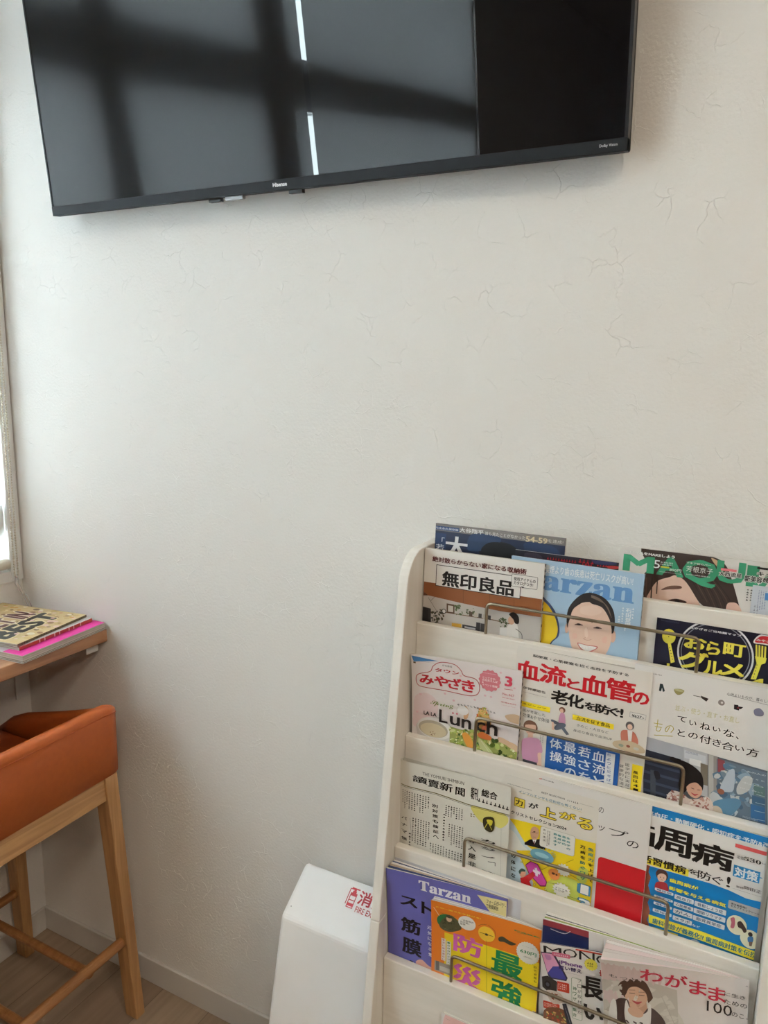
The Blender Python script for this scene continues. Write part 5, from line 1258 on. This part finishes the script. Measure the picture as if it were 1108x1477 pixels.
def art_goods(a):
    a = a.at(*ZK)
    a.poly([(224, 228), (630, 330), (900, 400), (900, 425), (630, 350), (224, 256)], (206, 66, 48)); a.text('物価高に負けない! 一冊丸ごと良コスパ', 230, 238, 700, 352, (244, 238, 232), 0.018)
    a.text('テストするモノ批評誌', 76, 220, 222, 248, K0, 0.0)
    for ch, x0, y0, x1, y1 in (('M', 76, 234, 160, 282), ('O', 166, 246, 232, 296), ('N', 240, 258, 312, 312), ('O', 318, 276, 384, 330), ('Q', 390, 292, 456, 352), ('L', 464, 316, 516, 362), ('O', 520, 326, 590, 384)): a.text(ch, x0, y0, x1, y1, (28, 26, 28), -0.004)
    a.poly([(64, 262), (120, 268), (134, 284), (188, 384), (182, 398), (112, 386), (98, 372)], (60, 56, 76)); a.poly([(68, 267), (118, 273), (150, 330), (110, 350), (96, 360)], (226, 160, 196)); a.poly([(96, 360), (120, 330), (150, 330), (182, 386), (176, 392), (114, 381)], (70, 70, 150)); a.blob([(82, 275), (108, 280), (112, 300), (92, 298)], (200, 140, 190))
    a.rect(115, 262, 200, 296, (216, 110, 140), 0.002); a.fine(124, 268, 192, 290, 1, (244, 232, 236))
    a.text('iPhone', 148, 300, 256, 340, (120, 74, 150), 0.03); a.text('買い替え', 145, 322, 254, 364, (60, 44, 96), 0.03); a.fine(148, 350, 246, 372, 1, (90, 80, 110))
    a.oval(295, 322, 30, 26, (222, 204, 70), wob=0.05, lobes=14); a.fine(278, 308, 312, 338, 2, K0)
    a.oval(390, 372, 56, 34, (196, 50, 48), wob=0.05, lobes=18); a.fine(352, 352, 420, 385, 1, (244, 238, 232))
    a.poly([(70, 376), (96, 372), (140, 400), (138, 446), (92, 440), (70, 420)], (50, 46, 46)); a.oval(96, 412, 15, 17, (24, 22, 24)); a.oval(96, 412, 8, 9, (80, 84, 96))
    for x0, y0, x1, y1 in ((140, 396, 196, 446), (76, 484, 152, 532)): a.rect(x0, y0, x1, y1+8, (196, 64, 44), 0.001); a.fine(x0+5, y0+8, x1-5, y1-2, 3, (244, 236, 226))
    a.blob([(90, 440), (150, 450), (170, 490), (120, 500)], (214, 202, 190)); a.scatter([(100, 450), (150, 455), (155, 480), (110, 480)], [(190, 110, 60), (150, 80, 50), (214, 170, 110)], 12, 0.001, 0.003, 5)
    a.blob([(80, 530), (150, 520), (190, 560), (170, 640), (80, 640)], (120, 74, 48)); a.scatter([(85, 540), (150, 530), (185, 570), (160, 620), (85, 600)], [(166, 96, 56), (92, 54, 36), (96, 122, 60), (206, 160, 90), (190, 60, 40), (226, 190, 120)], 46, 0.0012, 0.0036, 6)
    a.poly([(163, 500), (182, 500), (212, 600), (190, 610)], (44, 46, 60)); a.line([(178, 520), (200, 590)], 0.0006, (150, 156, 170))
    a.frame(205, 378, 256, 580, (90, 140, 90), (238, 236, 230), 0.0006, 0.003)
    for i, ch in enumerate('プロが取材した'): a.text(ch, 234, 386+i*24, 252, 406+i*24, K0)
    for i, ch in enumerate('神ワザ大集合'): a.text(ch, 212, 420+i*24, 230, 441+i*24, (60, 110, 70), 0.01)
    a.text('長', 254, 366, 352, 492, K0, 0.04); a.text('い', 262, 496, 352, 592, K0, 0.05); a.text('モ', 250, 590, 352, 700, K0, 0.05)
def art_navy(a):
    a = a.at(*ZK); a.poly([(70, 104), (285, 165), (285, 215), (70, 150)], (150, 54, 62)); a.poly([(70, 138), (285, 200), (285, 260), (70, 260)], (34, 42, 86)); a.line([(110, 158), (170, 180), (200, 170)], 0.001, (230, 226, 226), curve=True); a.fine(120, 162, 180, 182, 1, (214, 214, 220))
racked(4, 'red and navy magazine fanned behind the goods review magazine', 'magazine', GR, px(ZK, 74, 112), None, (226, 222, 218), art_navy, thick=0.004, off=0.006, curl=0.018, cp=1.6, spread=1.0, uR=1.70, seed=17, tones=[(226, 222, 214), (150, 170, 100), (214, 206, 198), (230, 226, 222), (90, 92, 96), (206, 170, 160), (236, 234, 230)], layers=9, lens=0.004, backc=(96, 150, 60))
racked(4, 'white goods review magazine with an open black title and a phone', 'magazine', GR, px(ZK, 60, 222), None, (234, 231, 227), art_goods, thick=0.003, off=-0.0015, roll=0.07, curl=0.026, cp=1.5, uR=1.665, seed=16, tones=[(120, 60, 66), (226, 220, 212), (60, 60, 84), (214, 206, 198)], layers=5)
def art_selfish(a):
    a = a.at(*ZK); red = (206, 44, 70)
    ph = [(300, 392), (400, 380), (560, 400), (690, 440), (700, 700), (280, 700)]
    a.poly(ph, (206, 200, 190)); a.blob([(320, 440), (420, 395), (600, 440), (680, 520), (700, 640), (320, 640)], (222, 217, 207)); a.blob([(330, 500), (380, 470), (400, 560), (380, 640), (320, 640)], (190, 184, 172)); a.line([(620, 470), (680, 600)], 0.0008, (190, 184, 172)); a.line([(350, 430), (380, 500)], 0.0008, (190, 184, 172))
    hair = (86, 56, 44)
    a.blob([(418, 440), (430, 402), (480, 388), (535, 396), (562, 430), (580, 480), (560, 500), (540, 470), (450, 470), (430, 470)], hair)
    a.poly([(470, 490), (548, 490), (560, 560), (500, 590), (458, 550)], (206, 160, 132)); a.blob([(450, 450), (470, 420), (520, 418), (552, 450), (552, 490), (525, 518), (490, 520), (462, 496)], (222, 178, 150)); a.blob([(426, 450), (440, 410), (490, 392), (545, 410), (572, 462), (560, 496), (545, 450), (505, 424), (470, 430), (452, 462)], hair)
    for ex, ey in ((484, 452), (528, 462)): a.line([(ex-12, ey), (ex+12, ey+2)], 0.0011, (60, 40, 36)); a.line([(ex-14, ey-14), (ex+13, ey-13)], 0.0008, (110, 76, 62))
    a.blob([(482, 486), (505, 492), (530, 492), (508, 504)], (190, 74, 76)); a.line([(506, 462), (500, 476), (514, 480)], 0.0005, (190, 140, 116))
    a.blob([(400, 500), (460, 480), (480, 530), (520, 560), (560, 520), (600, 540), (640, 600), (640, 720), (380, 720)], (84, 68, 66)); a.blob([(456, 484), (474, 520), (510, 552), (552, 540), (560, 505), (572, 520), (562, 640), (520, 700), (480, 640), (450, 560)], (238, 236, 232)); a.oval(500, 540, 36, 22, (222, 178, 150)); a.blob([(384, 500), (410, 490), (410, 640), (370, 640)], (238, 236, 232))
    for ch, x0, y0, x1, y1 in (('わ', 518, 338, 626, 410), ('が', 632, 360, 738, 438), ('ま', 746, 390, 826, 470), ('ま', 834, 418, 912, 500)): a.text(ch, x0, y0, x1, y1, red, 0.01)
    a.text('もっと', 376, 362, 512, 402, K0, 0.0); a.text('に生きる', 908, 446, 1040, 496, (40, 36, 36)); a.text('ための', 906, 478, 1012, 526, (40, 36, 36)); a.text('100', 828, 486, 942, 562, (40, 36, 36), -0.006); a.text('のこと', 942, 536, 1030, 582, (40, 36, 36)); a.fine(1006, 416, 1044, 434, 1, (90, 86, 86))
racked(4, 'white book with red title and a brown-haired woman on cushions, bottom right', 'book', 'books in the rack', px(ZK, 332, 372), px(ZK, 1064, 410), (234, 228, 225), art_selfish, thick=0.004, off=-0.001, roll=0.06, curl=0.05, cp=1.4, hp=3.5, spread=1.0, bow=0.002, lens=0.004, name='book', seed=18, tones=[(232, 226, 222), (226, 206, 204), (236, 234, 230), (214, 204, 198)], layers=8)

# ---- lowest tier in view
def art_pink(a):
    a = a.at(*ZJ); a.blob([(440, 985), (560, 1020), (660, 1060), (660, 1200), (430, 1200)], (240, 196, 190)); a.line([(436, 992), (560, 1032)], 0.0006, (226, 150, 150)); a.fine(440, 1016, 466, 1032, 1, (120, 110, 110))
racked(5, 'pink and white magazine just showing at the bottom edge of the photo', 'magazine', GR, px(ZJ, 414, 982), None, (236, 230, 228), art_pink, thick=0.005, uR=1.50, seed=19, layers=7)

# ================================================================== magazines lying on the counter
TABLE_TONES = [(190, 182, 170), (150, 142, 132), (206, 200, 190), (170, 160, 148), (214, 208, 198)]
def lying(label, z, thick, c0, c1, w_, base, art, spine=None, seed=0, tones=TABLE_TONES, lift_edge=0.0, layers=10):
    """c0, c1 = near and far right corners of the cover seen in the photograph; the cover runs left from there"""
    p = on_z(c0[0], c0[1], z+thick); q = on_z(c1[0], c1[1], z+thick)
    V = Vector((q.x-p.x, min(q.y, -0.006)-p.y, 0)); l_ = V.length; V.normalize(); U = Vector((V.y, -V.x, 0))
    O = Vector((p.x, p.y, z+thick))
    if DEBUG: print('LYING', label[:20], p, q, l_, math.degrees(math.atan2(-V.x, V.y)))
    w_ = min(w_, (p.x-0.006)/U.x-0.0)
    def bend(u, v):
        return lift_edge*max(0, (u+w_*0.9)/(w_*0.9))**2
    return magazine(label, 'magazine', 'magazines on the counter', 'magazine', O, U, V, -w_, 0.0, 0.0, l_, base, art, thick=thick-0.0013, bend=bend if lift_edge else None, spine=spine, seed=seed, tones=tones, layers=layers)
def across(a, t, u_top, u_base, v0, v1, col, bold, out=None, ow=0.0):
    """lettering that reads along v with its feet towards +u"""
    vs, fs = text_mesh(t, 0.0, 2); xs = [p[0] for p in vs]; ys = [p[1] for p in vs]
    f = lambda dx, dy: [(u_base-(y+dy-min(ys))/(max(ys)-min(ys))*(u_base-u_top), v0+(x+dx-min(xs))/(max(xs)-min(xs))*(v1-v0)) for x, y in vs]
    for rr, c in ((bold+ow, out), (bold, col)):
        if not c: continue
        a.sh.k += 1
        for k in range(8): a.sh.fillf(f(rr*math.cos(k*math.pi/4), rr*math.sin(k*math.pi/4)), fs, c, 0.0001+0.000022*a.sh.k+k*1e-6)
def art_best(a):
    a = a.at(*ZL)
    food = [(198, 166, 110), (226, 206, 160), (150, 110, 70), (222, 190, 180), (206, 176, 120), (120, 92, 62), (232, 222, 200), (200, 140, 110)]
    a.sh.k += 1
    P = a.sh
    rnd = random.Random(4)
    for i in range(150):
        u, v = rnd.uniform(P.u0+0.006, P.u1-0.006), rnd.uniform(P.v0+0.006, P.v1-0.006); r = rnd.uniform(0.004, 0.012)
        P.fill([(u+r*math.cos(t*math.pi/4), v+r*0.8*math.sin(t*math.pi/4)) for t in range(8)], rnd.choice(food), 0.0002+0.0000015*i)
    P.k = 24
    w_, l_ = P.u1-P.u0, P.v1-P.v0
    # title lettering lies across the cover, reading from the left
    across(a, 'BUILT IN', -w_*0.66, -w_*0.44, P.v0+0.004, P.v0+l_*0.80, (86, 26, 34), 0.05, (236, 226, 206), 0.06)
    across(a, 'BEST', -w_*0.40, -w_*0.18, P.v0+0.016, P.v0+l_*0.86, (30, 28, 28), 0.05, (226, 206, 160), 0.05)
    a.uvrect(P.u0+0.002, P.v0+0.004, P.u0+0.05, P.v1-0.004, (196, 170, 116))
    for i in range(26):
        u, v = rnd.uniform(-w_*0.95, -0.008), rnd.uniform(P.v0+l_*0.84, P.v1-0.004) if i % 2 else rnd.uniform(P.v0+0.01, P.v1-0.01)
        P.fill([(u+0.006*math.cos(t*math.pi/4), v+0.0045*math.sin(t*math.pi/4)) for t in range(8)], rnd.choice([(232, 190, 186), (236, 226, 210), (206, 150, 60), (150, 120, 96)]), 0.00075+0.0000015*i)
def art_magenta(a):
    P = a.sh; a.uvrect(P.u0, P.v0, P.u1, P.v1, (222, 60, 150)); a.uvrect(P.u0+0.01, P.v0, P.u1-0.06, P.v0+0.05, (216, 214, 216))
def art_redtop(a):
    P = a.sh; a.uvrect(P.u0, P.v0, P.u1, P.v0+0.02, (222, 150, 160))
CT = 0.9612
lying('thick white magazine with a magenta cover at the bottom of the counter pile', CT, 0.0185, px(ZL, 178, 590), px(ZL, 862, 312), 0.285, (222, 220, 220), art_magenta, seed=31)
lying('magazine with a red spine in the middle of the counter pile', CT+0.0187, 0.0085, px(ZL, 152, 520), px(ZL, 735, 285), 0.27, (230, 226, 224), art_redtop, seed=32, spine=((176, 66, 56), (226, 190, 180), 0.35))
lying('cream food magazine with bold lettering on top of the counter pile', CT+0.0275, 0.0065, px(ZL, 138, 496), px(ZL, 690, 258), 0.262, (206, 180, 132), art_best, seed=33, spine=((120, 106, 84), (90, 80, 64), 0.4), layers=6)
